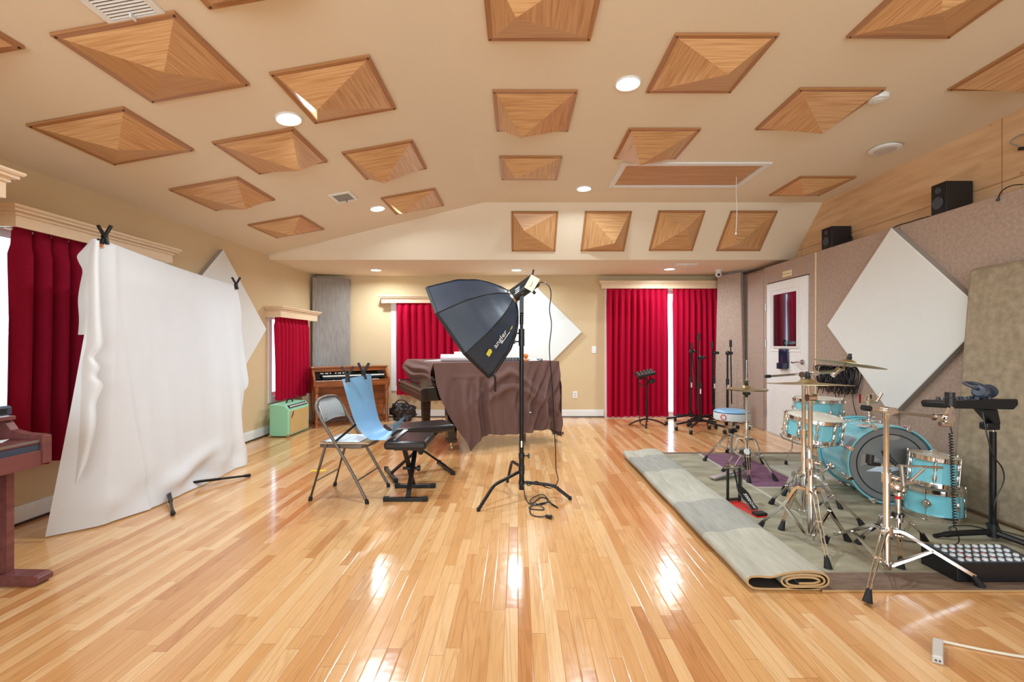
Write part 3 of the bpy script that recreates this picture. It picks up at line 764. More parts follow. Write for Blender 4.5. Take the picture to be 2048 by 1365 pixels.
# ------------------------------------------------------------------ digital piano at the left edge
t = T('digital_piano', 'mahogany digital piano cut off by the left edge of the photo', 'piano', (-2.62, 1.65, 0))
ya, yb = .97, 2.345
def ends(y0, y1):
    pr = [(-2.835, .56), (-2.415, .595), (-2.415, .735), (-2.44, .742), (-2.52, .748), (-2.585, .765), (-2.61, .80), (-2.625, .812), (-2.835, .812)]
    return MB().prism([(p[0], p[1]) for p in pr], y0, y1, 'y')
ends(yb-.04, yb).build('cheek', M['mahog'], t, world=True, smooth=0, bevel=.003); ends(ya, ya+.04).build('cheek', M['mahog'], t, world=True, smooth=0, bevel=.003)
MB().box2((-2.835, ya+.04, .585), (-2.425, yb-.04, .665)).build('key_bed', M['mahog'], t, world=True, smooth=0)
MB().box2((-2.60, ya+.04, .665), (-2.432, yb-.04, .695)).build('key_slip', M['slate'], t, world=True, smooth=0)
MB().box2((-2.60, ya+.042, .696), (-2.434, yb-.042, .716)).build('key_lid', M['mahog'], t, world=True, smooth=0, bevel=.003)
MB().box2((-2.436, ya+.042, .706), (-2.430, yb-.042, .718)).build('lid_edge', M['steel'], t, world=True, smooth=0)
MB().box2((-2.835, ya, .813), (-2.60, yb-.0, .834)).build('top', M['mahog'], t, world=True, smooth=0, bevel=.004)
MB().box2((-2.83, ya+.04, .666), (-2.64, yb-.04, .81)).build('fallboard', M['piano'], t, world=True, smooth=0)
MB().box2((-2.835, ya+.04, .12), (-2.81, yb-.04, .58)).build('back_panel', M['mahog'], t, world=True, smooth=0)
for y in (ya+.05, yb-.085):
    MB().box2((-2.80, y, .05), (-2.555, y+.035, .585)).build('leg', M['mahog'], t, world=True, smooth=0)
    MB().prism([(-2.83, .0), (-2.40, .0), (-2.375, .018), (-2.375, .042), (-2.40, .052), (-2.83, .058)], y-.02, y+.055, 'y').build('foot', M['mahog'], t, world=True, smooth=0, bevel=.004)
b = MB().box2((-2.72, 1.9, .8345), (-2.604, 2.315, .8375)).build('music_sheet', M['paper'], None, smooth=0); tag(b, 'white sheet under the dark box on the digital piano top', 'paper')
MB_ = MB().prism([(-2.78, .838), (-2.613, .838), (-2.61, .845), (-2.61, .876), (-2.618, .886), (-2.78, .888)], 1.99, 2.335, 'y')
t2 = T('equipment_box', 'small dark grey box on top of the digital piano at left edge', 'box', (-2.70, 2.16, .838))
MB_.build('case', M['slate'], t2, world=True, smooth=0, bevel=.004)
MB().box2((-2.6105, 2.04, .848), (-2.6075, 2.31, .875)).build('front_panel', M['black'], t2, world=True, smooth=0)
tag(MB().add([(-2.58, 2.14, .719), (-2.53, 2.22, .719), (-2.575, 2.29, .722), (-2.615, 2.2, .722)], [(0, 1, 2, 3)]).build('note_slip', M['paper'], None, smooth=0, solid=.001), 'small white slip of paper on the digital piano lid', 'paper')

# ------------------------------------------------------------------ white backdrop on its stand
A, Bq = Vector((-2.72, 2.93, 1.875)), Vector((-2.945, 4.70, 1.805))
st = T('backdrop_stand', 'black backdrop stand with spread legs under the white cloth', 'stand', (-2.86, 3.62, 0))
MB().tube([A+(Bq-A)*s_/12-Vector((0, 0, .018*math.sin(PI*s_/12))) for s_ in range(13)], .0115, 10).build('crossbar', M['bmetal'], st, world=True)
mid = (A+Bq)/2; mid.y = 3.62; mid = A+(Bq-A)*((3.62-A.y)/(Bq.y-A.y))
MB().cyl((mid.x-.03, 3.62, .10), (mid.x-.03, 3.62, mid.z-.03), .014).build('pole', M['bmetal'], st, world=True)
MB().cyl((mid.x, 3.62, .08), (mid.x, 3.62, .17), .024).build('hub', M['black'], st, world=True)
for f in ((-2.436, 4.10), (-2.42, 3.175), (-3.18, 3.55)):
    a = Vector((mid.x, 3.62, .075)); b = Vector((f[0], f[1], .016)); dd = (b-a).normalized()
    lg = MB().bar(a, a+(b-a)*.62, .026, .018).cyl(a+(b-a)*.55, b, .0095, n=10).build('leg', M['bmetal'], st, world=True)
    MB().cyl(b-dd*.04, b, .0125, .0155, 12).sphere(b, .0155).build('foot', M['rubber'], lg, world=False).location = -st.location
hem = [(0, -2.93, 2.80), (.06, -2.80, 2.97), (.25, -2.70, 3.27), (.40, -2.70, 3.56), (.55, -2.685, 3.84), (.75, -2.72, 4.20), (.93, -2.71, 4.46), (1, -2.76, 4.56)]
hx = [(h[0], h[1]) for h in hem]; hy = [(h[0], h[2]) for h in hem]
N = Vector((.99, .12, 0))
def g(x, c, w): return math.exp(-((x-c)/w)**2)
def cloth(s, v):
    top = A+(Bq-A)*s; bot = Vector((interp(hx, s), interp(hy, s), .010))
    e = v**1.15
    p = top.lerp(bot, e); p.z = top.z+(bot.z-top.z)*v
    # soft vertical folds that open out downwards from the two clamps
    d = .020*g(s, .05+.02*v, .028)*(1-.4*v)+.030*g(s, .10+.20*v, .05)*v*(1-.3*v)+.012*math.sin(9*s+1)*v*(1-v)
    d += .022*g(s, .93, .05)*v*(1-.5*v)-.02*g(s, .86, .05)*v+.012*math.sin(16*s+2.2*v)*v*v*(1-v)*3
    d += .045*math.sin(PI*v)*v*g(s, .62, .3)+.02*g(v, .93, .05)*math.sin(20*s)
    d -= .05*(1-abs(2*s-1))*math.sin(PI*v)*0
    lim_ = .055+.20*v; k_ = max(0, min(1, (lim_-s)/.02+.5))
    d += .05*v*k_*k_*(3-2*k_)*(1-.5*g(v, 1, .1))
    d += .03*g(v, .90+.05*math.sin(7*s), .035)*g(s, .5, .2)-.012*g(v, .96, .03)*g(s, .5, .25)
    d += .012*g(s, .30+.10*v, .03)*v+.010*g(s, .78-.1*v, .04)*v
    p += N*(d*min(1, s/.05)*(1 if s < .96 else .5)+.016*min(1, s/.02+.2))
    p.z -= .018*math.sin(PI*s)*(1-v)
    if v < .5: p.y += .08*g(s, 1, .06)*math.sin(PI*v*2)*.3
    if s > .93: p.y += .05*math.sin(PI*min(1, v*1.4))*(s-.93)/.07; p.x += .015*math.sin(14*v)*(s-.93)/.07
    p.z = max(p.z, .006+.004*math.sin(30*s)*0)
    return p
cl = MB().grid(90, 60, cloth)
# trailing hem on the floor at the near corner and a short flap over the bar end
def strip(mb, L_, R_, y0, y1, d0, d1, bulge, nu=10, nv=50, wav=0):
    def fx(pts, y): return interp([(p[1], p[0]) for p in pts], y)
    Ls = [(p.x, p.z) for p in spline([V(a, 0, b) for a, b in L_], 5)]; Rs = [(p.x, p.z) for p in spline([V(a, 0, b) for a, b in R_], 5)]
    def fn(u, v):
        y = y0+(y1-y0)*v; Y = d0+(d1-d0)*v
        xa, xb = fx(Ls, y), fx(Rs, y)
        p = P(xa+(xb-xa)*u, y, Y)
        k = bulge*math.sin(PI*min(1, u*1.15))+wav*math.sin(13*v+4*u)
        return p+(V(0, 0, H)-p).normalized()*k
    mb.grid(nu, nv, fn)
strip(cl, [(183, 478), (166, 498), (154, 512), (158, 526), (165, 542), (160, 570), (156, 600), (158, 640), (156, 670)], [(194, 478), (188, 560), (186, 670)], 478, 670, 2.905, 2.90, .01, wav=.004)
strip(cl, [(183, 481), (176, 520), (174, 600), (173, 680), (164, 729), (162, 788), (158, 876), (150, 968)],
      [(199, 481), (200, 560), (203, 640), (206, 690), (188, 714), (201, 733), (193, 753), (207, 770), (193, 805), (193, 840), (188, 876), (174, 925), (153, 968)], 481, 968, 2.885, 2.80, .022, nv=90)
strip(cl, [(462, 572), (462, 680), (470, 783)], [(470, 572), (480, 640), (490, 715), (497, 765), (488, 783)], 574, 783, 4.72, 4.66, .01)
def top_roll(u, v):
    a = PI*v; s = u
    p = A+(Bq-A)*s; p.z -= .018*math.sin(PI*s)
    return p+N*(.016*math.cos(a))+Vector((0, 0, .016*math.sin(a)))
cl.grid(30, 6, top_roll)
def back(u, v):
    p = A+(Bq-A)*u; p.z -= .018*math.sin(PI*u)
    return p-N*.0145-Vector((0, 0, .22*v))
cl.grid(30, 3, back)
bd = cl.build('backdrop_cloth', M['cloth'], None, smooth=80); tag(bd, 'tall white cloth backdrop hanging from a bar and trailing on the floor', 'backdrop')

def clamp(name_label, c, d, sc=1.0, rot=0):
    """spring clamp: two crossing handles above, jaws below; d = jaw direction"""
    t = T('spring_clamp', name_label, 'clamp', c, (0, 0, rot))
    for s in (-1, 1):
        MB().bar((-s*.010*sc, -.008*s, -.035*sc), (0, -.004*s, .010*sc), .018*sc, .016*sc, (0, 1, 0)).bar((0, -.004*s, .005*sc), (s*.036*sc, -.004*s, .072*sc), .016*sc, .014*sc, (0, 1, 0)).build('jaw', M['black'], t, bevel=.003*sc)
    MB().cyl((0, -.016*sc, .006*sc), (0, .016*sc, .006*sc), .010*sc).build('spring', M['bmetal'], t)
    MB().box((-.0105*sc, -.008, -.045*sc), (.014*sc, .012*sc, .014*sc)).build('pad', M['orange'], t)
    return t
clamp('black spring clamp at the near top corner of the white backdrop', A+Vector((.03, .015, .02)), 0, 1.15, .15)
clamp('black spring clamp at the far top corner of the white backdrop', Bq+Vector((.03, -.02, .01)), 0, 1.15, .15)

# ------------------------------------------------------------------ tape, bag
q = G(637, 942); tag(MB().box((q.x, q.y, .0012), (.135, .04, .001), Matrix.Rotation(.12, 3, 'Z')).build('floor_tape', M['tape'], None, smooth=0), 'short strip of yellow tape on the floor behind the folding chair', 'tape')

# ------------------------------------------------------------------ mint guitar amplifier
t = T('guitar_amplifier', 'mint green guitar amplifier with tan grille on the floor by the left wall', 'amplifier', (-3.095, 6.13, 0))
prof = [(-.12, 0.012), (.13, .012), (.13, .05), (.13, .36), (.085, .415), (-.12, .425)]
MB().prism(prof, -.285, .285, 'y').build('cabinet', M['mint'], t, bevel=.012, smooth=40)
MB().prism([(.1305, .035), (.136, .035), (.136, .335), (.1305, .335)], -.25, .25, 'y').build('speaker_grille', M['grille'], t, smooth=0)
cp = MB().hexa([(.128, -.25, .362), (.128, .25, .362), (.124, .25, .360), (.124, -.25, .360)], [(.094, -.25, .408), (.094, .25, .408), (.086, .25, .402), (.086, -.25, .402)])
pnl = cp.build('control_panel', M['black'], t, smooth=0)
nrm = Vector((.05, 0, .037)).normalized()
for i in range(9):
    y = -.20+.05*i; c0 = Vector((.112, y, .386)); o = MB().cyl(c0, c0+nrm*.016, .012, .010, 10).build('knob', M['knobw'], pnl)
pr = MB().bar((.1375, -.215, .245), (.1375, -.17, .325), .012, .003, (1, 0, 0)).bar((.1375, -.19, .285), (.1375, -.155, .325), .01, .003, (1, 0, 0)).bar((.1375, -.225, .255), (.1375, -.165, .285), .007, .003, (1, 0, 0))
pr.build('script_badge', M['slate'], t, smooth=0)
MB().tube(spline([(-.0, -.085, .425), (.0, -.06, .452), (.0, 0, .462), (.0, .06, .452), (.0, .085, .425)], 5), .010).build('handle', M['black'], t)
for y in (-.275, .275):
    for x in (-.11, .12): MB().box((x, y, .022), (.034, .034, .032)).build('corner_guard', M['bronze'], t, bevel=.004)

# ------------------------------------------------------------------ spinet organ in the corner
t = T('spinet_organ', 'orange-brown wooden spinet organ with two keyboards in the left corner', 'organ', (-2.92, 6.46, 0), math.radians(33))
Wd, D = 1.10, .42     # local x along the front, y to the back
MB().prism([(.0, .06), (D, .06), (D, .85), (.16, .85), (.115, .80), (-.0, .70), (0, .60), (.12, .56), (.12, .06)], 0, .03, 'x').build('side_panel', M['organ'], t, smooth=0, bevel=.003)
MB().prism([(.0, .60), (D, .06), (D, .85), (.16, .85), (.115, .80), (-.0, .70)], Wd-.03, Wd, 'x').build('side_panel', M['organ'], t, smooth=0, bevel=.003)
MB().box2((-.01, .14, .85), (Wd+.01, D+.01, .872)).build('top', M['organ'], t, smooth=0, bevel=.004)
MB().box2((.03, .24, .10), (Wd-.03, .262, .60)).build('knee_panel', M['organ'], t, smooth=0)
MB().box2((.0, .20, .0), (Wd, D, .065)).build('plinth', M['organ'], t, smooth=0, bevel=.004)
MB().box2((.03, -.01, .585), (Wd-.03, D-.02, .63)).build('key_bed', M['organ'], t, smooth=0, bevel=.003)
MB().box2((.03, .0, .63), (Wd-.03, .02, .672)).build('key_slip', M['organ'], t, smooth=0, bevel=.003)
MB().box2((.03, .33, .63), (Wd-.03, .36, .85)).build('back_panel', M['piano'], t, smooth=0)
MB().box2((.03, .16, .80), (Wd-.03, .20, .848)).build('nameboard', M['organ'], t, smooth=0)
for k, (x0, x1, y0, y1, z) in enumerate(((.05, .95, .025, .155, .672), (.15, 1.05, .13, .26, .742))):
    wk = MB(); bk = MB(); n = 26; w = (x1-x0)/n
    for i in range(n):
        wk.box2((x0+i*w+.0008, y0, z-.018), (x0+(i+1)*w-.0008, y1, z))
        if i % 7 in (0, 1, 3, 4, 5) and i < n-1: bk.box2((x0+(i+1)*w-.007, y0+.05, z+.0005), (x0+(i+1)*w+.007, y1, z+.012))
    kb = wk.build('keyboard', M['keyw'], t, smooth=0); kb['label'] = ('lower keyboard', 'upper keyboard')[k]
    bk.build('black_keys', M['keyb'], kb, smooth=0)['kind'] = 'stuff'
    MB().box2((x0, y0+.005, z-.05), (x1, y1, z-.019)).build('key_frame', M['black'], t, smooth=0)
db = MB()
for i in range(14):
    x = .10+i*.022+(.05 if i > 7 else 0); MB().box2((x, .185-.015*(i % 3), .765+.0*i), (x+.014, .26, .782)).build('drawbar', M['keyw'] if i % 3 else M['keyb'], t, smooth=0)
for x in (.045, Wd-.045):
    lg = [(.030, 0), (.030, .03), (.018, .05), (.024, .10), (.020, .13), (.026, .36), (.032, .46), (.020, .49), (.034, .53), (.034, .60)]
    MB().lathe(lg, 16, Matrix.Translation((x, .025, 0))).build('leg', M['organ'], t)
MB().box2((.02, -.0, .065), (.07, .24, .10)).box2((Wd-.07, -.0, .065), (Wd-.02, .24, .10)).build('stretcher', M['organ'], t, smooth=0)
for i in range(13):
    MB().box2((.16+i*.055, .02, .055), (.185+i*.055, .20, .075)).build('bass_pedal', M['piano'], t, smooth=0)

# ------------------------------------------------------------------ black bag on the floor by the organ
q = G(806, 842)
bg_ = T('equipment_bag', 'black crumpled equipment bag on the floor between organ and piano', 'bag', (q.x, q.y, 0))
from mathutils import noise as mnoise
def bag(u, v):
    a = 2*PI*u; ph = PI*v
    dv = V(math.cos(a)*math.sin(ph), math.sin(a)*math.sin(ph), math.cos(ph)); nz_ = mnoise.noise(dv*1.7+V(3, 1, 7))+.6*mnoise.noise(dv*4)
    r = .17*(math.sin(ph)**.6)*(1+.55*nz_)
    return Vector((r*math.cos(a)*1.1, r*math.sin(a)*.7, max(.002, .14-.138*math.cos(ph)*(1+.4*nz_*math.sin(ph)))))
MB().grid(40, 24, bag).build('body', M['vinyl'], bg_, smooth=70, weld=True)
MB().tube(spline([(-.12, -.08, .24), (-.05, -.12, .33), (.05, -.11, .33), (.13, -.06, .22)], 6), .012).build('strap', M['black'], bg_)
# ------------------------------------------------------------------ grey folding chair
ang = math.atan2(-.05, .456)
fc = T('folding_chair', 'grey-brown metal folding chair with striped padded back facing right', 'chair', (-1.345, 3.64, 0), ang)
tr = .0115
for s in (-1, 1):
    y = .195*s
    pts = [(.232, s*.205, .012), (.10, y, .24), (-.06, y, .50), (-.155, y, .655)]
    up = [(-.155, y, .655), (-.183, s*.19, .705), (-.196, s*.165, .745), (-.202, s*.12, .772), (-.205, 0, .785)]
    MB().tube(spline(pts, 6)+spline(up, 6)[1:], tr, 10).build('front_leg', M['chairm'], fc)
    MB().tube([(-.235, s*.185, .012), (-.16, s*.178, .27), (-.105, s*.178, .455)], tr*.95, 10).build('rear_leg', M['chairm'], fc)
    for p, q in (((.232, s*.205, .0), (.226, s*.205, .03)), ((-.235, s*.185, .0), (-.23, s*.185, .03))):
        MB().cyl(p, q, .0155, .014, 12).build('foot', M['rubber'], fc)
MB().cyl((.145, -.20, .165), (.145, .20, .165), .006, n=8).build('stretcher', M['chairm'], fc)
MB().cyl((-.195, -.18, .15), (-.195, .18, .15), .006, n=8).build('stretcher', M['chairm'], fc)
so = [(-.17, -.165), (.10, -.185), (.17, -.165), (.20, -.09), (.205, 0), (.20, .09), (.17, .165), (.10, .185), (-.17, .165)]
MB().prism(so, .405, .44, 'z').build('seat', M['chairm'], fc, bevel=.008)
def bk(u, v):   # padded back, curved
    y = (u-.5)*2; hw = interp([(0, .172), (.4, .176), (.7, .168), (.9, .13), (1, .075)], v)
    z = .60+.178*v-.03*(1-v)*0+(.018*(y*y) if v < .1 else 0)
    return Vector((-.128-.42*(z-.60)*1.0-.018*(1-y*y)+.0, hw*y, z-.035*(1-abs(y)**2)*(-1)*(1-v)*.9-.02*(1-v)))
def shell(off):
    return lambda u, v: bk(u, v)+Vector((off*(1-(2*u-1)**4*.9)*(.3+.7*math.sin(PI*min(max(v, .04), .97))), 0, 0))
pad = MB().grid(20, 14, shell(.022)).grid(20, 14, shell(-.012))
pad.build('backrest', M['stripe'], fc, smooth=70)
# papers and card on the seat
def chairpt(x, y, z): return fc.matrix_basis @ Vector((x, y, z))
FM = Matrix.Translation(fc.location) @ Matrix.Rotation(ang, 4, 'Z')
tag(MB().box((.02, -.01, .4445), (.40, .36, .005), Matrix.Rotation(.06, 3, 'Z')).xf(FM).build('cardboard_sheet', M['card'], None, smooth=0), 'brown cardboard sheet lying on the folding chair seat', 'cardboard')
def crum(u, v): return Vector((-.16+.30*u, -.16+.31*v, .4515+.010*math.sin(8*u+5*v)*math.sin(PI*u)*math.sin(PI*v)+.012*math.sin(PI*u)*math.sin(PI*v)))
tag(MB().grid(16, 16, crum).xf(FM).build('paper_sheet', M['bluew'], None, smooth=60), 'crumpled pale blue paper on the cardboard on the folding chair', 'paper')
# curved blue photo sweep with its own prop and clamps
sw = T('photo_sweep', 'light blue sheet curving down over the folding chair, clipped at its top', 'photo backdrop', (-1.20, 3.62, .45))
near = spline([P(684, 759, 3.46), P(690, 781, 3.46), P(697, 806, 3.46), P(711, 847, 3.46), P(729, 872, 3.46), P(752, 884, 3.46), P(772, 881, 3.46), P(784, 866, 3.46), P(786, 851, 3.46)], 6)
far = spline([P(742, 748, 3.74), P(745, 775, 3.74), P(750, 805, 3.74), P(758, 838, 3.74), P(768, 856, 3.74), P(781, 863, 3.74), P(796, 856, 3.74), P(806, 843, 3.74), P(810, 832, 3.74)], 6)
n_ = len(near)-1
def sweep(u, v):
    i = min(int(v*n_), n_-1); f = v*n_-i
    a = near[i].lerp(near[i+1], f); b = far[i].lerp(far[i+1], f)
    p = a.lerp(b, u); p.x += .03*math.sin(PI*u)*(1-v)*.6; p.z = max(p.z, .470); return p
MB().grid(14, n_, sweep).build('sheet', M['blue'], sw, smooth=80, world=True)
a, b = near[0].copy(), far[0].copy()
MB().bar(a+Vector((.0, .02, -.02)), b+Vector((-.01, -.02, -.02)), .008, .03).build('top_rail', M['black'], sw, world=True)
MB().bar(P(668, 886, 3.48), P(712, 849, 3.62), .014, .014).bar(P(712, 849, 3.62), P(712, 756, 3.62), .010, .010).build('prop', M['black'], sw, world=True)
clamp('left black spring clamp on the top of the blue sheet', near[0].lerp(far[0], .17)+Vector((.005, -.008, .01)), 0, 1.15, .5)
clamp('right black spring clamp on the top of the blue sheet', near[0].lerp(far[0], .72)+Vector((.005, -.008, .01)), 0, 1.25, 0)
wb = MB().hexa([P(783, 884, 3.50), P(791, 880, 3.50), P(816, 861, 3.86), P(808, 861, 3.86)], [P(783, 882.5, 3.50), P(791, 878.5, 3.50), P(816, 859.5, 3.86), P(808, 859.5, 3.86)])

# ------------------------------------------------------------------ X benches
def bench(label, loc, rot, L, Wd, h, bar_l, spread, padh=.065):
    t = T('keyboard_bench', label, 'bench', loc, rot)
    def pad(u, v): pass
    MB().box((0, 0, h-padh/2), (L, Wd, padh)).build('seat', M['vinyl'], t, bevel=.022, smooth=60)
    MB().box((0, 0, h-padh-.008), (L*.7, Wd*.6, .014)).build('seat_plate', M['bmetal'], t, smooth=0)
    for s in (-1, 1):
        MB().bar((s*spread/2, -bar_l/2, .0155), (s*spread/2, bar_l/2, .0155), .03, .03).build('foot_bar', M['bmetal'], t, bevel=.004, smooth=0)
        for e in (-1, 1): MB().bar((s*spread/2, e*bar_l/2-.02, .0175), (s*spread/2, e*bar_l/2+.02, .0175), .035, .035).build('end_cap', M['rubber'], t, bevel=.004, smooth=0)
        MB().bar((s*spread/2, s*.018, .03), (-s*spread*.36, s*.018, h-padh-.012), .020, .036, (0, 1, 0)).build('leg', M['bmetal'], t, bevel=.003, smooth=0)
    MB().cyl((0, -.055, h*.45), (0, .06, h*.45), .012).cyl((0, -.075, h*.45), (0, -.055, h*.45), .024, n=10).build('pivot_knob', M['black'], t)
bench('nearer black cushioned X bench with bars along the floor, beside the folding chair', (-.862, 3.635, 0), PI/2, .40, .325, .462, .30, .33)
bench('farther long black X bench in front of the covered piano', (-.93, 4.25, 0), math.radians(27), .60, .34, .455, .43, .52)
tag(wb.build('white_board', M['paper'], None, smooth=0), 'narrow white card lying on the near edge of the black bench', 'card')

# ------------------------------------------------------------------ grand piano under a brown cover
pa = math.radians(24.3); K0 = Vector((-1.05, 4.90, 0))
gp = T('grand_piano', 'black grand piano under a brown velvet cover', 'piano', K0, pa)
PMx = Matrix.Translation(K0) @ Matrix.Rotation(pa, 4, 'Z'); PI_ = PMx.inverted()
outl = [(.27, 0), (1.42, 0), (1.58, .10), (1.66, .30), (1.64, .52), (1.50, .72), (1.22, .92), (1.0, 1.18), (.82, 1.40), (.70, 1.45), (.27, 1.45)]
MB().prism(outl, .60, .955, 'z').build('case', M['piano'], gp, smooth=40)
MB().prism([(p[0]+.012*(1 if p[0] > 1 else -1), p[1]) for p in outl], .957, .985, 'z').build('lid', M['piano'], gp, smooth=40)
MB().box2((.0, .03, .585), (.27, 1.42, .66)).build('key_bed', M['dwood'], gp, smooth=0, bevel=.004)
for y in (0, 1.42): MB().prism([(.0, .585), (.27, .585), (.27, .80), (.20, .79), (.14, .735), (.02, .725), (0, .71)], y, y+.03, 'y').build('cheek', M['piano'], gp, smooth=0, bevel=.004)
MB().prism([(.01, .66), (.26, .66), (.26, .74), (.02, .712), (.008, .69)], .031, 1.419, 'y').build('fallboard', M['dwood'], gp, smooth=0, bevel=.003)
for x, y in ((.36, .09), (.36, 1.36), (1.42, .40)):
    l = MB().prism([(-.05, .13), (.05, .13), (.065, .60), (-.065, .60)], -.05, .05, 'y').prism([(-.058, .10), (.058, .10), (.058, .14), (-.058, .14)], -.058, .058, 'y')
    l.xf(Matrix.Translation((x, y, 0))); lo = l.build('leg', M['dwood'] if y > 1 or x > 1 else M['piano'], gp, smooth=0, bevel=.004)
    MB().cyl((x-.012, y, .028), (x+.012, y, .028), .028, n=16).cyl((x, y, .05), (x, y, .10), .014).build('caster', M['bronze'], lo)
ly = MB().box2((.62, .66, .16), (.68, .80, .20)).box2((.63, .67, .20), (.65, .69, .60)).box2((.63, .77, .20), (.65, .79, .60)); ly.build('pedal_lyre', M['piano'], gp, smooth=0)
for y in (.69, .73, .77): MB().box2((.52, y-.010, .10), (.64, y+.010, .115)).box2((.62, y-.004, .115), (.628, y+.004, .17)).build('pedal', M['bronze'], gp, smooth=0)
# cover
cv = MB(); ztop = 1.0
def loc_from_px(x, y, yl):   # local (x, z) on the plane y = yl of the piano
    o = PI_ @ Vector((0, 0, H)); d = PI_.to_3x3() @ Vector(((x-CX)/F, 1, (CY-y)/F)); k = (yl-o.y)/d.y; return o+d*k
bot = [loc_from_px(x, y, -.05) for x, y in ((868, 734), (872, 770), (880, 792), (895, 820), (915, 866), (938, 908), (944, 896), (950, 884), (960, 880), (971, 873), (974, 868), (1000, 871), (1044, 868), (1075, 862), (1102, 857), (1106, 862), (1120, 864))]
bx_ = [(p.x, max(.012, p.z)) for p in bot]
x0c, x1c = bot[0].x, bot[-1].x
def front(u, v):
    x = x0c+(x1c-x0c)*u; zb = interp(bx_, x)
    z = ztop+(zb-ztop)*v
    k = min(1, (ztop-z)/.5)
    f = .042*math.sin(26*x+1.5*math.sin(5*x))*k*(.4+.6*g(x, .62, .3)+.7*g(x, 1.5, .35))+.02*math.sin(47*x)*k*g(x, 1.5, .35)
    sag = .055*g((z-(.88-.9*abs(x-1.02)**1.3)), 0, .05)*g(x, 1.05, .45)+.05*g((z-(.72-.7*abs(x-1.05)**1.3)), 0, .05)*g(x, 1.1, .4)
    low = max(0, min(1, (.84-z)/.12))
    f += .040*low*math.sin(34*x+1.2*math.sin(9*x))*g(x, .62, .32)+.032*min(1, k*1.5)*math.sin(52*(x-.42*z)+1)*g(x, 1.5, .30)
    hemr = .012*g(z, .84, .012)*(1 if .35 < x < .9 else 0)
    return PMx @ Vector((x+.02*k*math.sin(9*z), -.028-.025*k-f-sag-hemr-.04*k*g(x, .55, .2), z))
cv.grid(160, 46, front)
def topf(u, v):
    x = x0c+(x1c-.03-x0c)*u
    yf = interp([(0, 1.47), (.75, 1.47), (1.0, 1.22), (1.25, .95), (1.5, .76), (1.66, .55), (1.72, .3)], x)
    yy = -.028+(yf+.028)*v
    return PMx @ Vector((x, yy, ztop+.002*math.sin(12*x)*math.sin(9*yy)-.004*(v < .02)))
cv.grid(40, 24, topf)
def leftf(u, v):   # falls over the fallboard side
    y = -.028+1.5*u
    zb = .755+.035*math.sin(2.2*PI*u+.4)-.02*g(u, 0, .1)
    z = ztop+(zb-ztop)*v
    sw_ = .028*math.sin(PI*v)*math.sin(18*v+3*u+1)*math.sin(PI*u)*1.0
    bul = .06*math.sin(PI*min(1, v*1.1))*(.4+.6*u)
    return PMx @ Vector((x0c-.02*v-bul-sw_, y, z))
cv.grid(40, 26, leftf)
def rightf(u, v):
    y = -.03+.62*u; x = interp([(0, x1c), (.3, x1c+.02), (.7, x1c-.04), (1, x1c-.2)], u)
    zb = interp([(0, .06), (.5, .10), (1, .30)], u); z = ztop+(zb-ztop)*v; k = min(1, (ztop-z)/.3)
    return PMx @ Vector((x-.03+.05*k+.02*k*math.sin(30*u), y-.02*k*(1-u), z))
cv.grid(24, 24, rightf)
tag(cv.build('piano_cover', M['brown'], None, smooth=80), 'brown velvet cover draped over the grand piano with pointed hanging corner', 'cover')
tag(MB().box((0, 0, 0), (.022, .004, .010)).xf(Matrix.Translation(loc_from_px(1060, 825, -.135) and PMx @ Vector((loc_from_px(1060, 825, -.13).x, -.14, loc_from_px(1060, 825, -.13).z)))).build('sewn_label', M['paper'], None, smooth=0), 'small white sewn label on the brown piano cover', 'label')
# things on top of the cover
def ontop(x, y, Y=5.45): p = P(x, y, Y); return Vector((p.x, Y, ztop+.002))
def roll(label, px, w, r, Y, rz):
    c = P(px, 700, Y); t = T('paper_roll', label, 'paper roll', (c.x, Y, ztop+.004), rz)
    mb = MB().lathe([(r*.72, -w/2), (r, -w/2), (r, w/2), (r*.72, w/2)], 22, Matrix.Translation((0, 0, r)) @ Matrix.Rotation(PI/2, 4, 'Y'), closed=True)
    mb.build('roll', M['paper'], t)
    MB().lathe([(r*.35, -w/2+.004), (r*.5, -w/2+.004), (r*.5, w/2-.004), (r*.35, w/2-.004)], 18, Matrix.Translation((0, 0, r*.9)) @ Matrix.Rotation(PI/2, 4, 'Y'), closed=True).build('inner_turns', M['paper'], t)
roll('thicker white paper roll on the piano cover left of the softbox', 922, .47, .042, 5.35, math.radians(2))
roll('thinner white paper roll behind the other roll on the piano cover', 938, .36, .055, 5.62, math.radians(5))
p = ontop(866, 718, 5.5); tag(MB().hexa([p+V(-.10, -.05, .0), p+V(.12, -.06, .0), p+V(.12, .08, .0), p+V(-.08, .10, .0)], [p+V(-.10, -.05, .003), p+V(.12, -.06, .02), p+V(.12, .08, .022), p+V(-.08, .10, .003)]).build('paper_sheet', M['paper'], None, smooth=0), 'loose white paper on the piano cover left of the rolls', 'paper')
p = ontop(1018, 716, 5.5)
t = T('cable_adapter_box', 'flat black box with small buttons on the piano cover beside the light pole', 'box', p, .1)
MB().box((0, 0, .022), (.24, .10, .044)).build('case', M['black'], t, bevel=.004, smooth=0)
for i in range(6):
    for j in range(2): MB().box((-.095+.035*i, -.0515, .013+.017*j), (.024, .005, .008)).build('button', M['cond'], t, smooth=0)
p = ontop(1052, 712, 5.5)
t = T('ornament', 'small orange ornament on the piano cover just right of the light pole', 'ornament', p)
MB().lathe([(.022, 0), (.026, .012), (.014, .03), (.026, .05), (.028, .07), (.012, .088), (1e-6, .092)], 16).build('body', M['orange'], t)
MB().tube(spline([(-.035, 0, .01), (-.05, 0, .05), (-.03, 0, .08), (0, 0, .085)], 5), .004).build('loop', M['red'], t)
p = ontop(1068, 716, 5.5)
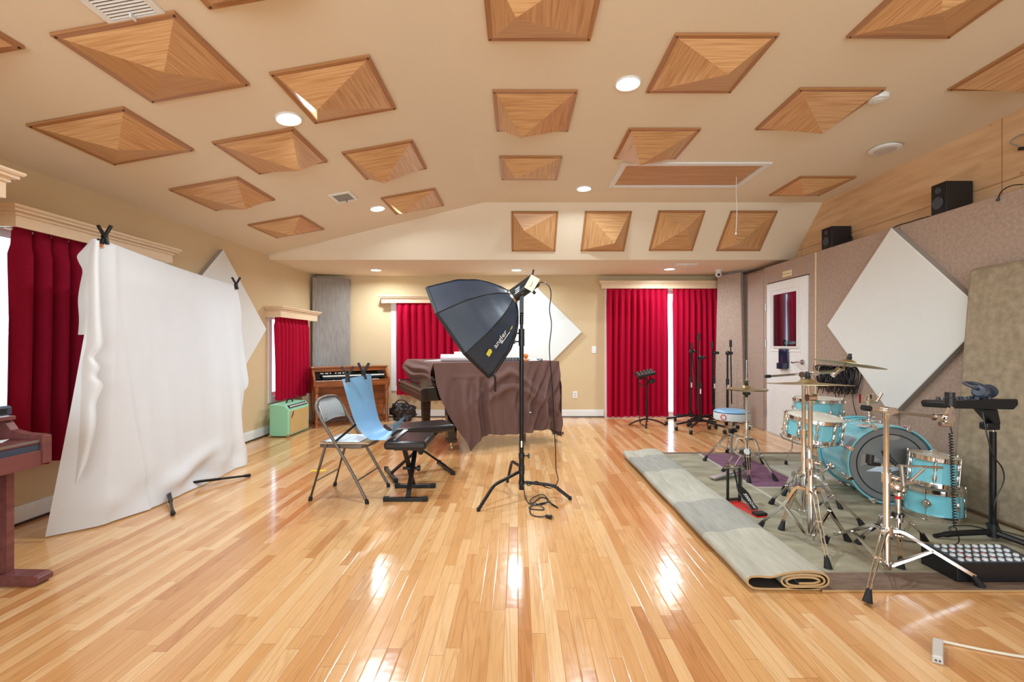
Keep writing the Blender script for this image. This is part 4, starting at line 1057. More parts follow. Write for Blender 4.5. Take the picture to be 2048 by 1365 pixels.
def tis(u, v): return p+Vector((-.06+.12*u, -.04+.09*v, .006+.022*math.sin(PI*u)*math.sin(PI*v)*(1+.5*math.sin(9*u+6*v))))
tag(MB().grid(14, 10, tis).build('tissue', M['paper'], None, smooth=50), 'crumpled white tissue on the piano cover right of the pole', 'tissue')
p = ontop(1079, 717, 5.5)
t = T('gadget', 'small dark gadget on the right end of the piano cover', 'gadget', p, .3)
MB().box((0, 0, .014), (.07, .03, .028)).build('case', M['slate'], t, bevel=.006); MB().box((.0, -.017, .014), (.03, .006, .012)).build('button', M['knobw'], t, bevel=.001)
# black foot showing under the tail end of the cover
q = G(1116, 868)
t = T('floor_stand', 'black low stand foot peeking out below the right end of the piano cover', 'stand', q)
MB().bar((-.08, 0, .014), (.075, -.01, .014), .05, .02).build('foot_bar', M['black'], t, bevel=.006); MB().cyl((-.02, .0, .02), (-.02, .02, .45), .014).build('post', M['bmetal'], t)

# ------------------------------------------------------------------ softbox light on a turtle-base stand
px_, py_ = .0280, 3.565
ls = T('light_stand', 'tall black light stand with three bent legs in the middle of the room', 'stand', (px_, py_, 0))
def L3(x, y, z): return Vector((x-px_, y-py_, z))
legs = [((-.2847, 3.262), .205, .155), ((.4026, 3.503), .118, .105), ((-.0916, 3.949), .235, .215)]
for (fx, fy), hz, hb in legs:
    f = Vector((fx-px_, fy-py_, .012)); k = .66; b = Vector((f.x*k, f.y*k, hb)); a = Vector((f.x*.05, f.y*.05, hz))
    pts = [a, a.lerp(b, .5), a.lerp(b, .9), b+(f-b)*.12, b+(f-b)*.4, f]
    lg = MB().tube(spline(pts, 5), .0125, 10).build('leg', M['bmetal'], ls)
    MB().cyl(f+Vector((0, 0, -.012)), f+Vector((0, 0, .012)), .0135, n=12).build('foot', M['rubber'], lg)
MB().cyl((0, 0, .06), (0, 0, .30), .0205, n=18).build('hub', M['bmetal'], ls)
for z in (.115, .20, .235): MB().cyl((0, 0, z-.016), (0, 0, z+.016), .0245, n=18).build('leg_collar', M['black'], ls)
MB().cyl((0, 0, .30), (0, 0, 1.22), .0175, n=18).build('lower_tube', M['bmetal'], ls)
MB().cyl((0, 0, 1.22), (0, 0, 1.39), .0125, n=16).build('upper_tube', M['bmetal'], ls)
for z, hh in ((.325, .022), (1.225, .035), (1.29, .035)):
    MB().cyl((0, 0, z-hh), (0, 0, z+hh), .0235, n=18).build('collar', M['black'], ls)
    sx = 1 if z < 1 else -1
    MB().cyl((sx*.02, 0, z), (sx*.05, 0, z), .006).box((sx*.056, 0, z), (.014, .03, .035)).build('thumb_screw', M['black'], ls, bevel=.002)
MB().box((0, -.0185, .42), (.012, .003, .05)).build('sticker', M['wprint'], ls, smooth=0)

ax0 = P(1024, 594, 3.535); u_ = Vector((-.82, 0, -.57)).normalized(); u_ = Vector((u_.x*.985, .10, u_.z*.985)).normalized()
v_ = Vector((.57, 0, -.82)); v_ = (v_-u_*v_.dot(u_)).normalized(); w_ = u_.cross(v_)
if w_.y < 0: w_ = -w_      # w_ points away from the camera
px2m = 3.5/F
sb = T('studio_light', 'black octagonal softbox with its strobe, tilted down to the left', 'studio light', ax0)
def AX(a, r, th): return u_*a+(v_*math.cos(th)+w_*math.sin(th))*r
prof = [(0, 15), (4, 24), (12.6, 38), (33, 62), (67, 85), (100, 98), (124, 107)]
def rad(a): return interp(prof, a/px2m)*px2m/.924
av = [0, 4, 9, 16, 26, 38, 52, 67, 84, 102, 124]
th0 = PI/8
for i in range(8):
    def fn(uu, vv, i=i):
        k = vv*(len(av)-1); j = min(int(k), len(av)-2); a = (av[j]+(av[j+1]-av[j])*(k-j))*px2m
        r = rad(a); p, q = AX(a, r, th0+i*PI/4), AX(a, r, th0+(i+1)*PI/4)
        m = p.lerp(q, uu); return m-((v_*math.cos(th0+(i+.5)*PI/4)+w_*math.sin(th0+(i+.5)*PI/4))*.012*math.sin(PI*uu)*math.sin(PI*vv))
    MB().grid(8, 20, fn).build('softbox_panel', M['boxfab'], sb, smooth=80)
    rb = [AX(a*px2m, rad(a*px2m)+.003, th0+i*PI/4) for a in av]
    MB().tube(spline(rb, 3), .004, 6).build('rib', M['boxrib'], sb)
    p, q = AX(av[-1]*px2m, rad(av[-1]*px2m), th0+i*PI/4), AX(av[-1]*px2m, rad(av[-1]*px2m), th0+(i+1)*PI/4)
    MB().bar(p, q, .010, .022, u_).build('rim_hem', M['boxrib'], sb, smooth=0)
MB().add([AX(116*px2m, rad(116*px2m)-.004, th0+i*PI/4) for i in range(8)], [tuple(range(8))]).build('front_diffuser', M['cloth'], sb, smooth=0)
# lettering on the lower near panel
i = max(range(8), key=lambda k: -((v_*math.cos(th0+(k+.5)*PI/4)+w_*math.sin(th0+(k+.5)*PI/4)).y)+.9*((v_*math.cos(th0+(k+.5)*PI/4)+w_*math.sin(th0+(k+.5)*PI/4)).dot(v_)))
tm_ = th0+(i+.5)*PI/4
def PN(a): return AX(a*px2m, rad(a*px2m)*.924, tm_)
c0 = PN(62); xdir = (PN(38)-PN(90)).normalized(); out = (v_*math.cos(tm_)+w_*math.sin(tm_)); nn = (out-xdir*out.dot(xdir)).normalized(); yd = nn.cross(xdir)
if yd.z < 0: pass
LB = basis(c0+nn*.006, xdir, yd, nn)
text_mb('angler', .062).xf(LB).build('lettering', M['wprint'], sb, smooth=0)
MB().box((.04, -.036, 0), (.11, .006, .001)).xf(LB).build('tagline', M['wprint'], sb, smooth=0)
MB().add([(.10, -.03, 0), (.13, -.035, 0), (.145, -.02, 0), (.125, -.022, 0)], [(0, 1, 2, 3)]).xf(LB).build('yellow_mark', M['yellow'], sb, smooth=0)
LB2 = basis(PN(92)+nn*.003, xdir, yd, nn)
MB().add([(-.026, -.024, 0), (.018, -.02, 0), (.026, .006, 0), (.014, .024, 0), (-.028, .018, 0)], [(0, 1, 2, 3, 4)]).xf(LB2).build('yellow_badge', M['yellow'], sb, smooth=0)
MB().tube(spline([AX(118*px2m, rad(118*px2m)+.004, tm_+PI/8), AX(112*px2m, rad(118*px2m)+.0, tm_+PI/8)+V(.01, 0, -.03), AX(112*px2m, rad(118*px2m)+.0, tm_+PI/8)+V(.012, 0, -.14)], 5), .009, 6).build('strap', M['boxrib'], sb)
# strobe body
bx = -u_
ring = MB().cyl(-u_*.012, u_*.006, .066, n=28).build('speed_ring', M['steel'], sb)
MB().cyl(bx*.012, bx*.22, .056, .056, 24).build('strobe_body', M['black'], sb)
MB().cyl(bx*.22, bx*.232, .058, .05, 24).build('control_panel', M['slate'], sb)
for k in range(3): MB().bar(-w_*.057-v_*(.012+.012*(k-1))+bx*(.035+.01*k), -w_*.057-v_*(.012+.012*(k-1))+bx*(.075+.01*k), .004, .003, w_).build('cooling_slot', M['steel'], sb, smooth=0)
pj = bx*.10-w_*.0; pole_top = Vector((px_, py_, 0))-ax0
yk = Vector((pole_top.x, pole_top.y-.068, 0))
MB().cyl(Vector((pole_top.x, pole_top.y, 1.36-ax0.z)), Vector((pole_top.x, pole_top.y, 1.46-ax0.z)), .016, n=14).build('spigot', M['bmetal'], sb)
MB().bar(Vector((yk.x, yk.y, 1.435-ax0.z)), Vector((yk.x, yk.y, 1.63-ax0.z)), .034, .012, (0, 1, 0)).bar(Vector((pole_top.x, pole_top.y+.01, 1.44-ax0.z)), Vector((yk.x, yk.y-.006, 1.44-ax0.z)), .03, .02).build('yoke', M['black'], sb, bevel=.003)
MB().cyl(Vector((yk.x, yk.y-.02, 1.61-ax0.z)), Vector((yk.x, yk.y+.03, 1.61-ax0.z)), .02).build('yoke_knob', M['black'], sb)
MB().cyl(bx*.19+Vector((.0, 0, .04)), bx*.20+Vector((.004, 0, .095)), .007).build('antenna', M['bmetal'], sb)
MB().cyl(bx*.16-v_*-.05, bx*.16-v_*-.085, .012).build('tilt_screw', M['black'], sb)
tg = T('paper_tag', 'cream paper tag hanging on the strobe of the softbox', 'tag', P(1064, 567, 3.44))
R2 = basis((0, 0, 0), Vector((.87, 0, -.5)).normalized(), Vector((0, 1, 0)), Vector((.5, 0, .87)).normalized())
MB().box((0, 0, 0), (.074, .003, .112)).xf(R2).build('card', M['tag'], tg, smooth=0)
MB().tube(spline([V(x, 0, z) for x, z in ((-.022, -.004), (-.016, .008), (-.012, -.006), (-.006, .004), (0, -.004), (.004, .004), (.008, -.004), (.016, .006), (.022, -.002))], 4), .0009, 5).xf(basis(V(0, -.003, -.005), Vector((.5, 0, .87)), V(0, 1, 0), Vector((-.87, 0, .5)))).build('handwriting', M['cond'], tg, smooth=0)
# power cord
pc = T('power_cord', 'black power cord hanging from the strobe to a coil on the floor', 'cord', (.14, 3.2, 0))
def fl(x, y, z=.006): q = G(x, y); return Vector((q.x, q.y, z))
drop = [P(1076, 568, 3.53), P(1087, 565, 3.53), P(1098, 573, 3.53), P(1102, 590, 3.53), P(1099, 620, 3.53), P(1103, 650, 3.53), P(1099, 690, 3.53), P(1100, 720, 3.53), P(1105, 780, 3.53), P(1108, 850, 3.53), P(1111, 900, 3.53), P(1112, 940, 3.53), P(1116, 962, 3.53)]
legp = Vector((.4026-px_, 3.503-py_, 0))
hub = Vector((px_, py_, 0))
wrap = [hub+legp*.62+V(0, -.02, .09), hub+legp*.45+V(0, .02, .09), hub+legp*.3+V(0, -.02, .135), hub+legp*.15+V(0, -.025, .10), hub+V(.03, -.035, .12), hub+V(-.0, -.03, .08)]
coil = [fl(1046, 985, .05), fl(1052, 1000), fl(1062, 1010), fl(1080, 998), fl(1094, 1000), fl(1092, 1008), fl(1070, 1012), fl(1060, 1005, .012), fl(1072, 996, .012), fl(1086, 993, .012), fl(1096, 1003, .014), fl(1105, 1012), fl(1116, 1018), fl(1098, 1010, .016), fl(1078, 1012, .014), fl(1060, 1016), fl(1062, 1020), fl(1085, 1022), fl(1086, 1018, .01), fl(1066, 1010, .016), fl(1060, 1022), fl(1064, 1032), fl(1080, 1036), fl(1094, 1036, .012)]
MB().tube(spline(drop+wrap+coil, 5), .0042, 6).build('cable', M['black'], pc, world=True)
a, b = fl(1092, 1036, .013), fl(1103, 1039, .013)
pg = MB().cyl(a, b, .011, .015, 10); dd = (b-a).normalized(); pg.build('plug', M['black'], pc, world=True)
MB().bar(b+V(0, .006, 0), b+V(0, .006, 0)+dd*.02, .002, .006).bar(b-V(0, .006, 0), b-V(0, .006, 0)+dd*.02, .002, .006).build('prong', M['steel'], pc, world=True, smooth=0)
# ------------------------------------------------------------------ rug with its rolled edge
RZ = .012
def rug_mesh():
    X0, X1, Ya, Yb = 1.472, 3.19, 2.19, 5.0
    regs = [(1.985, 2.42, 3.78, 4.92, 1), (1.2, 3.3, 2.1, 2.36, 2), (2.45, 3.3, 3.95, 4.6, 3), (1.2, 3.3, 4.92, 5.1, 2)]
    xs = sorted({X0, X1, *[v for r in regs for v in r[:2] if X0 < v < X1]}); ys = sorted({Ya, Yb, *[v for r in regs for v in r[2:4] if Ya < v < Yb]})
    mb = MB()
    for x, x2 in zip(xs, xs[1:]):
        for y, y2 in zip(ys, ys[1:]):
            mi = 0
            for r in regs:
                if r[0] < (x+x2)/2 < r[1] and r[2] < (y+y2)/2 < r[3]: mi = r[4]; break
            mb.face([(x, y, RZ), (x2, y, RZ), (x2, y2, RZ), (x, y2, RZ)], mi)
    mb.face([(X0, Ya, .001), (X1, Ya, .001), (X1, Ya, RZ), (X0, Ya, RZ)], 4); mb.face([(X1, Ya, .001), (X1, Yb, .001), (X1, Yb, RZ), (X1, Ya, RZ)], 4)
    mb.face([(X0, Yb, .001), (X1, Yb, .001), (X1, Yb, RZ), (X0, Yb, RZ)], 4)
    mb.face([(X0, Ya, .001), (X1, Ya, .001), (X1, Yb, .001), (X0, Yb, .001)], 4)
    # pale seam strips beside the plum block
    for x, y, x2, y2 in ((1.955, 3.0, 1.985, 4.92), (1.985, 3.755, 2.9, 3.78)):
        mb.face([(x, y, RZ+.0006), (x2, y, RZ+.0006), (x2, y2, RZ+.0006), (x, y2, RZ+.0006)], 3)
    return mb
rt = T('area_rug', 'sage and plum patchwork rug under the drums, its left side rolled up', 'rug', (2.2, 3.6, 0))
rug_mesh().build('rug_pile', [M['rug'], M['rugp'], M['rugb'], M['rug2'], M['rugedge']], rt, smooth=0, world=True)
cross = [(1000, 1209), (920, 1208), (800, 1208), (500, 1205), (425, 1180), (405, 1142), (428, 1105), (500, 1098), (600, 1104), (700, 1076), (850, 1056), (990, 1068), (1052, 1110), (1046, 1170), (960, 1197), (780, 1198), (700, 1172), (682, 1130), (720, 1098), (850, 1082), (980, 1096), (1022, 1126), (1012, 1160), (940, 1178), (790, 1180), (726, 1158), (730, 1126), (800, 1108), (930, 1110), (985, 1136), (940, 1156), (820, 1158)]
cs = spline([Vector((1.118+(x-405)/1650, 0, .0065+(1212-y)/1650*.92)) for x, y in cross], 6)
nc = len(cs)
tk = []
for i in range(nc):
    d = (cs[min(i+1, nc-1)]-cs[max(i-1, 0)]).normalized(); tk.append(Vector((d.z, 0, -d.x)))
def rollmesh():
    mb = MB(); th = .0052; Y0, Y1_ = 2.205, 4.80; ny = 10
    def wob(j): return Vector((.004*math.sin(j*1.9), 0, 0))
    for j in range(ny):
        ya, yb = Y0+(Y1_-Y0)*j/ny, Y0+(Y1_-Y0)*(j+1)/ny
        ym = (ya+yb)/2
        mi = 1 if (2.85 < ym < 3.15) else (2 if 4.05 < ym < 4.6 else 0)
        for i in range(nc-1):
            for s, m in ((1, 3), (-1, mi)):
                a, b = cs[i]+tk[i]*th*s, cs[i+1]+tk[i+1]*th*s
                mb.face([a+V(0, ya, 0)+wob(j), b+V(0, ya, 0)+wob(j), b+V(0, yb, 0)+wob(j+1), a+V(0, yb, 0)+wob(j+1)], m)
    for i in range(nc-1):
        for Y, w in ((Y0, wob(0)), (Y1_, wob(ny))):
            mb.face([cs[i]+tk[i]*th+V(0, Y, 0)+w, cs[i+1]+tk[i+1]*th+V(0, Y, 0)+w, cs[i+1]-tk[i+1]*th+V(0, Y, 0)+w, cs[i]-tk[i]*th+V(0, Y, 0)+w], 4)
    return mb
rollmesh().build('rolled_edge', [M['rug2'], M['rug3'], M['rug3'], M['rugback'], M['rugedge']], rt, smooth=60, world=True, weld=True)

# ------------------------------------------------------------------ stands
def strap(mb, pts, w, t, off):
    """flat strap: height w in the vertical plane, thickness t, shifted sideways by off"""
    pts = [Vector(p) for p in pts]
    side = None
    for a, b in zip(pts, pts[1:]):
        h = (b-a); h.z = 0
        if h.length > 1e-5: side = Vector((-h.y, h.x, 0)).normalized(); break
    for i, (a, b) in enumerate(zip(pts, pts[1:])):
        oa = off*(1-i/(len(pts)-1)*.55); ob = off*(1-(i+1)/(len(pts)-1)*.55)
        a2, b2 = a+side*oa, b+side*ob; d = (b2-a2).normalized(); n = side.cross(d).normalized()*w/2; s = side*t/2
        mb.hexa([a2-n-s, a2-n+s, a2+n+s, a2+n-s], [b2-n-s, b2-n+s, b2+n+s, b2+n-s])
def tripod(t, feet, hc, hb, z0, w=.016, footr=.021, double=True, mat='chrome'):
    """double-braced tripod legs in the local frame of t"""
    for f in feet:
        f = Vector((f[0]-t.location.x, f[1]-t.location.y, z0)); r = Vector((f.x, f.y, 0)); R = r.length; u = r/R
        top = u*.022+V(0, 0, hc); sh = u*.075+V(0, 0, hc-.004); tip = u*(R-.02)+V(0, 0, z0+.048)
        mid = top.lerp(tip, .48); mid.z += .012
        path = spline([top, sh, mid, tip], 4)
        mb = MB()
        for o in ((-.014, .014) if double else (0,)): strap(mb, path, w, .004 if double else .014, o)
        lg = mb.build('leg', M[mat], t, smooth=30)
        br = MB(); a = u*.018+V(0, 0, hb); b = top.lerp(tip, .5); b.z += .008
        for o in ((-.010, .010) if double else (0,)): strap(br, [a, b], w*.8, .0035 if double else .010, o)
        br.cyl(b-Vector((-u.y, u.x, 0))*.018, b+Vector((-u.y, u.x, 0))*.018, .005, n=8)
        br.build('brace', M[mat], lg, smooth=30)
        ax = (tip-mid).normalized()
        MB().cyl(tip-ax*.012, f+u*.004, .010, footr, 12).build('rubber_foot', M['rubber'], lg)
    MB().cyl((0, 0, hc-.022), (0, 0, hc+.022), .026, n=16).build('leg_collar', M[mat], t)
    MB().cyl((0, 0, hb-.018), (0, 0, hb+.014), .022, n=16).build('bottom_collar', M[mat], t)
def joint(t, z, side=1, mat='chrome', r=.022):
    MB().cyl((0, 0, z-.026), (0, 0, z+.022), r, n=16).cyl((0, 0, z), (side*.032, -.01, z), .009, n=10).cyl((side*.032, -.01, z-.006), (side*.05, -.016, z-.004), .012, .005, n=8).box((side*.040, -.014, z), (.008, .040, .016)).build('tube_clamp', M[mat], t)
def cymbal(label, c, R, tilt=(0, 0, 0), name='cymbal', group=None):
    t = T(name, label, 'cymbal', c, tilt)
    pr = [(.006, .030*R/.2), (.22*R, .0285*R/.2-.001)]
    pr = [(.006, .034), (.05*R+.006, .0335), (.13*R, .030), (.19*R, .022), (.235*R, .013), (.27*R, .011), (.5*R, .0075), (.75*R, .0035), (R, 0)]
    prof = pr+[(r, z-.0016) for r, z in reversed(pr)]
    MB().lathe(prof, 56, closed=True).build('bow', M['bronze'], t, smooth=25)
    MB().cyl((0, 0, .034), (0, 0, .052), .016, n=14).build('felt', M['rubber'], t)
    MB().cyl((0, 0, .052), (0, 0, .075), .013, .011, 12).build('wing_nut', M['black'], t)
    return t
Zr = RZ
# ride stand
def cym_stand(label, xy, feet, hc, hb, top, j, lr=.0155, ur=.0125, z0=Zr):
    t = T('cymbal_stand', label, 'cymbal stand', (*xy, 0))
    tripod(t, feet, hc, hb, z0)
    MB().cyl((0, 0, hb-.02), (0, 0, j), lr, n=18).build('lower_tube', M['chrome'], t)
    MB().cyl((0, 0, j), (0, 0, top), ur, n=18).build('upper_tube', M['chrome'], t)
    joint(t, j)
    return t
rs = cym_stand('tall chrome stand holding the level cymbal in the middle of the drum kit', (1.738, 2.69), [(1.562, 2.927), (1.646, 2.403), (1.992, 2.735)], .335, .062, .87, .50)
MB().cyl((-.02, 0, .885), (.03, 0, .885), .022, n=16).cyl((0, 0, .865), (0, 0, .905), .016, n=14).cyl((-.005, 0, .89), (-.012, 0, .955), .011, n=12).cyl((-.012, 0, .955), (-.014, 0, .99), .006, n=8).build('tilter', M['chrome'], rs)
MB().tube(spline([(-.022, -.02, .60), (-.026, -.03, .53), (-.024, -.03, .47), (-.02, -.024, .43)], 4), [.004]+[.009]*4+[.010]*4+[.008]*4, 8).build('hanging_lever', M['chrome'], rs)
cymbal('level bronze cymbal above the snare drum, in front of the white door', (1.722, 2.69, .965), .228, (-.055, .02, 0))
bs = cym_stand('chrome boom stand behind, holding the tilted high cymbal', (1.945, 3.08), [(1.889, 3.373), (1.691, 2.904), (2.247, 2.951)], .316, .06, .97, .60)
o = bs.location
def LB_(x, y, z): return Vector((x-o.x, y-o.y, z))
e0, e1 = LB_(1.655, 3.0, .99), LB_(2.245, 3.19, 1.012)
MB().cyl((0, 0, .955), (0, 0, 1.0), .020, n=16).cyl((-.025, -.02, .998), (.025, .02, .998), .020, n=14).build('tilter', M['chrome'], bs)
MB().cyl(e0, e0.lerp(e1, .93), .0075, n=10).build('boom_arm', M['steel'], bs)
MB().cyl(e0-(e1-e0).normalized()*.015, e0+(e1-e0).normalized()*.02, .011, n=10).build('end_cap', M['rubber'], bs)
MB().cyl(e0.lerp(e1, .72), e1, .0115, n=12).cyl(e1-V(.03, 0, .03), e1+V(.02, .0, .02), .018, n=12).cyl(e1, LB_(2.33, 3.235, 1.025), .009, n=10).cyl(LB_(2.33, 3.235, 1.02), LB_(2.352, 3.25, 1.075), .006, n=8).build('boom_end', M['chrome'], bs)
MB().cyl(e0.lerp(e1, .66)-V(0, .02, 0), e0.lerp(e1, .66)+V(0, .02, 0), .02, n=12).box(e0.lerp(e1, .66)+V(0, 0, .03), (.008, .012, .05)).build('boom_clamp', M['chrome'], bs)
cymbal('tilted bronze cymbal on the boom, in front of the white diamond panel', (2.372, 3.25, 1.062), .222, (.015, .17, 0))
# near boom stand
ns = cym_stand('nearest chrome boom stand at the front right corner of the rug', (1.905, 2.34), [(1.613, 2.088), (2.268, 2.222), (1.839, 2.715)], .242, .06, .845, .515)
o = ns.location
e0, e1 = LB_(1.80, 2.34, .872), LB_(2.19, 2.36, .822)
MB().cyl((0, 0, .82), (0, 0, .86), .020, n=16).cyl((-.0, -.03, .860), (.0, .03, .860), .021, n=16).cyl((.0, .0, .862), (.045, .0, .856), .018, n=14).build('tilter', M['chrome'], ns)
MB().cyl(e0, e1, .0078, n=12).build('boom_arm', M['steel'], ns)
MB().cyl(e0, e0.lerp(e1, .42), .0115, n=12).build('boom_sleeve', M['chrome'], ns)
MB().cyl(e0+V(-.02, 0, .003), e0+V(.022, 0, -.003), .0145, n=12).build('end_cap', M['rubber'], ns)
q = e1+V(.04, 0, -.005)
MB().cyl(e1-V(.02, 0, 0), e1+V(.012, 0, 0), .018, n=12).cyl(q-V(0, .03, 0), q+V(0, .03, 0), .024, n=14).bar(q, q+V(.03, 0, .06), .02, .014, (0, 1, 0)).cyl(q-V(.03, .0, .03), q+V(.03, 0, -.036), .012, n=10).build('clamp_head', M['chrome'], ns)
MB().cyl(q+V(.022, 0, .065), q+V(.022, 0, .105), .023, n=18).cyl(q+V(.022, 0, .108), q+V(.022, 0, .135), .021, n=18).build('felt_cap', M['black'], ns)
# small double tom stand
ts = T('tom_stand', 'short chrome stand with side arms and a red band, left of the two stacked drums', 'drum stand', (2.20, 2.62, 0))
tripod(ts, [(2.03, 2.40), (2.03, 2.70), (2.46, 2.74)], .20, .085, Zr, w=.013)
MB().cyl((0, 0, .07), (0, 0, .335), .0145, n=16).build('lower_tube', M['chrome'], ts)
MB().cyl((0, 0, .308), (0, 0, .326), .0152, n=16).build('red_band', M['red'], ts)
MB().cyl((-.03, 0, .215), (.03, 0, .215), .012).box((0, 0, .215), (.03, .05, .02)).build('height_clamp', M['black'], ts)
MB().cyl((0, 0, .33), (0, 0, .40), .022, n=14).sphere((-.012, 0, .375), .034, 14).sphere((.022, 0, .36), .026, 12).build('ratchet_block', M['chrome'], ts)
MB().cyl((.035, 0, .345), (.02, 0, .50), .0125, n=14).build('upper_tube', M['steel'], ts)
MB().cyl((-.09, .02, .50), (.26, .0, .487), .007, n=10).build('tom_arm', M['chrome'], ts); MB().cyl((.06, 0, .40), (.15, 0, .48), .007, n=10).cyl((.03, 0, .395), (.08, 0, .40), .014, n=10).build('tom_arm', M['chrome'], ts)
MB().cyl((-.15, .02, .508), (-.145, .02, .56), .020, n=14).cyl((-.155, .02, .506), (-.09, .02, .50), .011, n=10).build('microphone_clip', M['black'], ts)
MB().cyl((.0, .01, .50), (-.04, .03, .55), .012, n=10).cyl((-.04, .03, .55), (-.052, .035, .58), .020, .017, 12).build('microphone', M['black'], ts)

# ------------------------------------------------------------------ drums
def lug_mesh(h=.055):
    return MB().lathe([(1e-6, -h/2), (.007, -h/2+.003), (.0105, -h*.2), (.0115, 0), (.0105, h*.2), (.007, h/2-.003), (1e-6, h/2)], 10, Matrix.Diagonal((1, 1.1, 1, 1)))
def drum(name, label, loc, rot, R, Hh, lugs, rows=1, z0=0, hoops=True, legs=None, head='head'):
    t = T(name, label, 'drum', loc, rot)
    MB().lathe([(R, z0+.006), (R, z0+Hh-.006), (R-.007, z0+Hh-.004), (R-.007, z0+.004)], 56, closed=True).build('shell', M['aqua'], t)
    MB().lathe([(1e-6, z0+Hh), (R-.004, z0+Hh), (R+.006, z0+Hh-.006)], 48).build('batter_head', M[head], t)
    MB().lathe([(1e-6, z0), (R-.004, z0), (R+.004, z0+.006)], 48).build('resonant_head', M['head'], t)
    for zc, s in ((z0+Hh, 1), (z0, -1)):
        a, b = zc-s*.022, zc+s*.010
        MB().lathe([(R+.005, a), (R+.014, a), (R+.0145, a+s*.003), (R+.009, a+s*.004), (R+.009, b-s*.002), (R+.014, b), (R+.006, b)], 56, closed=True).build('hoop', M['chrome'], t)
    proto = None; rod = None
    for i in range(lugs):
        a = 2*PI*(i+.5)/lugs
        for row in range(rows):
            zz = z0+Hh/2 if rows == 1 else z0+Hh*(.30 if row == 0 else .70)
            if proto is None:
                proto = lug_mesh(.06 if rows > 1 or Hh > .15 else .05).build('lug', M['chrome'], t)
                lgo = proto
            else: lgo = dup(proto, t)
            lgo.location = ((R+.008)*math.cos(a), (R+.008)*math.sin(a), zz); lgo.rotation_euler = (0, 0, a)
        if rod is None:
            rod = MB().cyl((0, 0, z0+.004), (0, 0, z0+Hh-.004), .0028, n=6).cyl((0, 0, z0+Hh-.016), (0, 0, z0+Hh-.004), .007, n=8).cyl((0, 0, z0+Hh-.004), (0, 0, z0+Hh+.016), .0042, n=6).cyl((0, 0, z0+.004), (0, 0, z0+.016), .007, n=8).build('tension_rod', M['chrome'], t); ro = rod
        else: ro = dup(rod, t)
        ro.location = ((R+.0185)*math.cos(a), (R+.0185)*math.sin(a), 0); ro.rotation_euler = (0, 0, a)
    return t
# bass drum
f0, b0 = Vector((2.765, 3.345, 0)), Vector((2.865, 3.845, 0))
ax = (f0-b0).normalized(); Lb = (f0-b0).length
Rm = basis((0, 0, 0), ax.cross(V(0, 0, 1)), V(0, 0, 1), ax)     # local z = towards the front head, local y = up
if Rm.to_3x3().determinant() < 0: Rm = basis((0, 0, 0), V(0, 0, 1).cross(ax), V(0, 0, 1), ax)
bd_ = T('bass_drum', 'large aqua bass drum lying on its side with a grey front head', 'drum', (b0.x, b0.y, .296+Zr), Rm.to_euler())
R = .279
MB().lathe([(R, .03), (R, Lb-.03), (R-.008, Lb-.028), (R-.008, .028)], 72, closed=True).build('shell', M['aqua'], bd_)
for za, zb in ((.0, .045), (Lb-.045, Lb)):
    MB().lathe([(R+.003, za), (R+.015, za), (R+.015, zb), (R+.003, zb)], 72, closed=True).build('wood_hoop', M['aqua'], bd_, bevel=.002)
MB().lathe([(R+.003, Lb-.030), (R-.01, Lb-.014), (1e-6, Lb-.014)], 64).build('front_head', M['smoke'], bd_)
MB().lathe([(R+.003, .03), (R-.01, .014), (1e-6, .014)], 64).build('batter_head', M['head'], bd_)
MB().lathe([(.222, Lb-.0138), (.230, Lb-.0138), (.230, Lb-.0125), (.222, Lb-.0125)], 64, closed=True).build('black_ring', M['boxrib'], bd_)
sx = 1 if (Rm.to_3x3() @ V(1, 0, 0)).x > 0 else -1
def fc_(x, y): return Vector((sx*x, y, Lb-.0130))
MB().add([fc_(-.165, -.055), fc_(-.02, .02), fc_(-.0, -.03), fc_(-.06, -.055)], [(0, 1, 2, 3)]).add([fc_(-.0, .0), fc_(.075, -.0), fc_(.06, -.035), fc_(.0, -.05)], [(0, 1, 2, 3)]).build('printed_emblem', M['bluew'], bd_, smooth=0)
MB().add([fc_(-.205, -.02), fc_(-.07, .03), fc_(-.12, .07), fc_(-.19, .07)], [(0, 1, 2, 3)]).build('grey_emblem', M['cond'], bd_, smooth=0)  # second emblem patch in flat grey
MB().add([fc_(-.03+.06*math.cos(a)+.03, .21+.022*math.sin(a)-.005) for a in [2*PI*k/20 for k in range(20)]], [tuple(range(20))]).build('maker_badge', M['cond'], bd_, smooth=0)
claw = None
for k in range(8):
    a = 2*PI*(k+.5)/8
    for end in (0, 1):
        if claw is None:
            claw = MB().box((.018, 0, -.008), (.012, .03, .05)).box((.010, 0, .018), (.028, .03, .006)).cyl((.030, 0, -.055), (.030, 0, .018), .0045, n=8).cyl((.030, 0, .0), (.030, 0, .02), .010, n=10).build('claw_hook', M['chrome'], bd_, bevel=.002, smooth=40); cw = claw
        else: cw = dup(claw, bd_)
        cw.location = (R*math.cos(a), R*math.sin(a), Lb-.018 if end else .018)
        cw.rotation_euler = Euler((0, 0, a)) if end else (Matrix.Rotation(a, 3, 'Z') @ Matrix.Rotation(PI, 3, 'X')).to_euler()
lp = lug_mesh(.07).build('lug', M['chrome'], bd_)
first = True
for k in range(8):
    a = 2*PI*(k+.5)/8
    for z in (.13, Lb-.13):
        l = lp if first else dup(lp, bd_); first = False
        l.location = ((R+.008)*math.cos(a), (R+.008)*math.sin(a), z); l.rotation_euler = (0, 0, a)
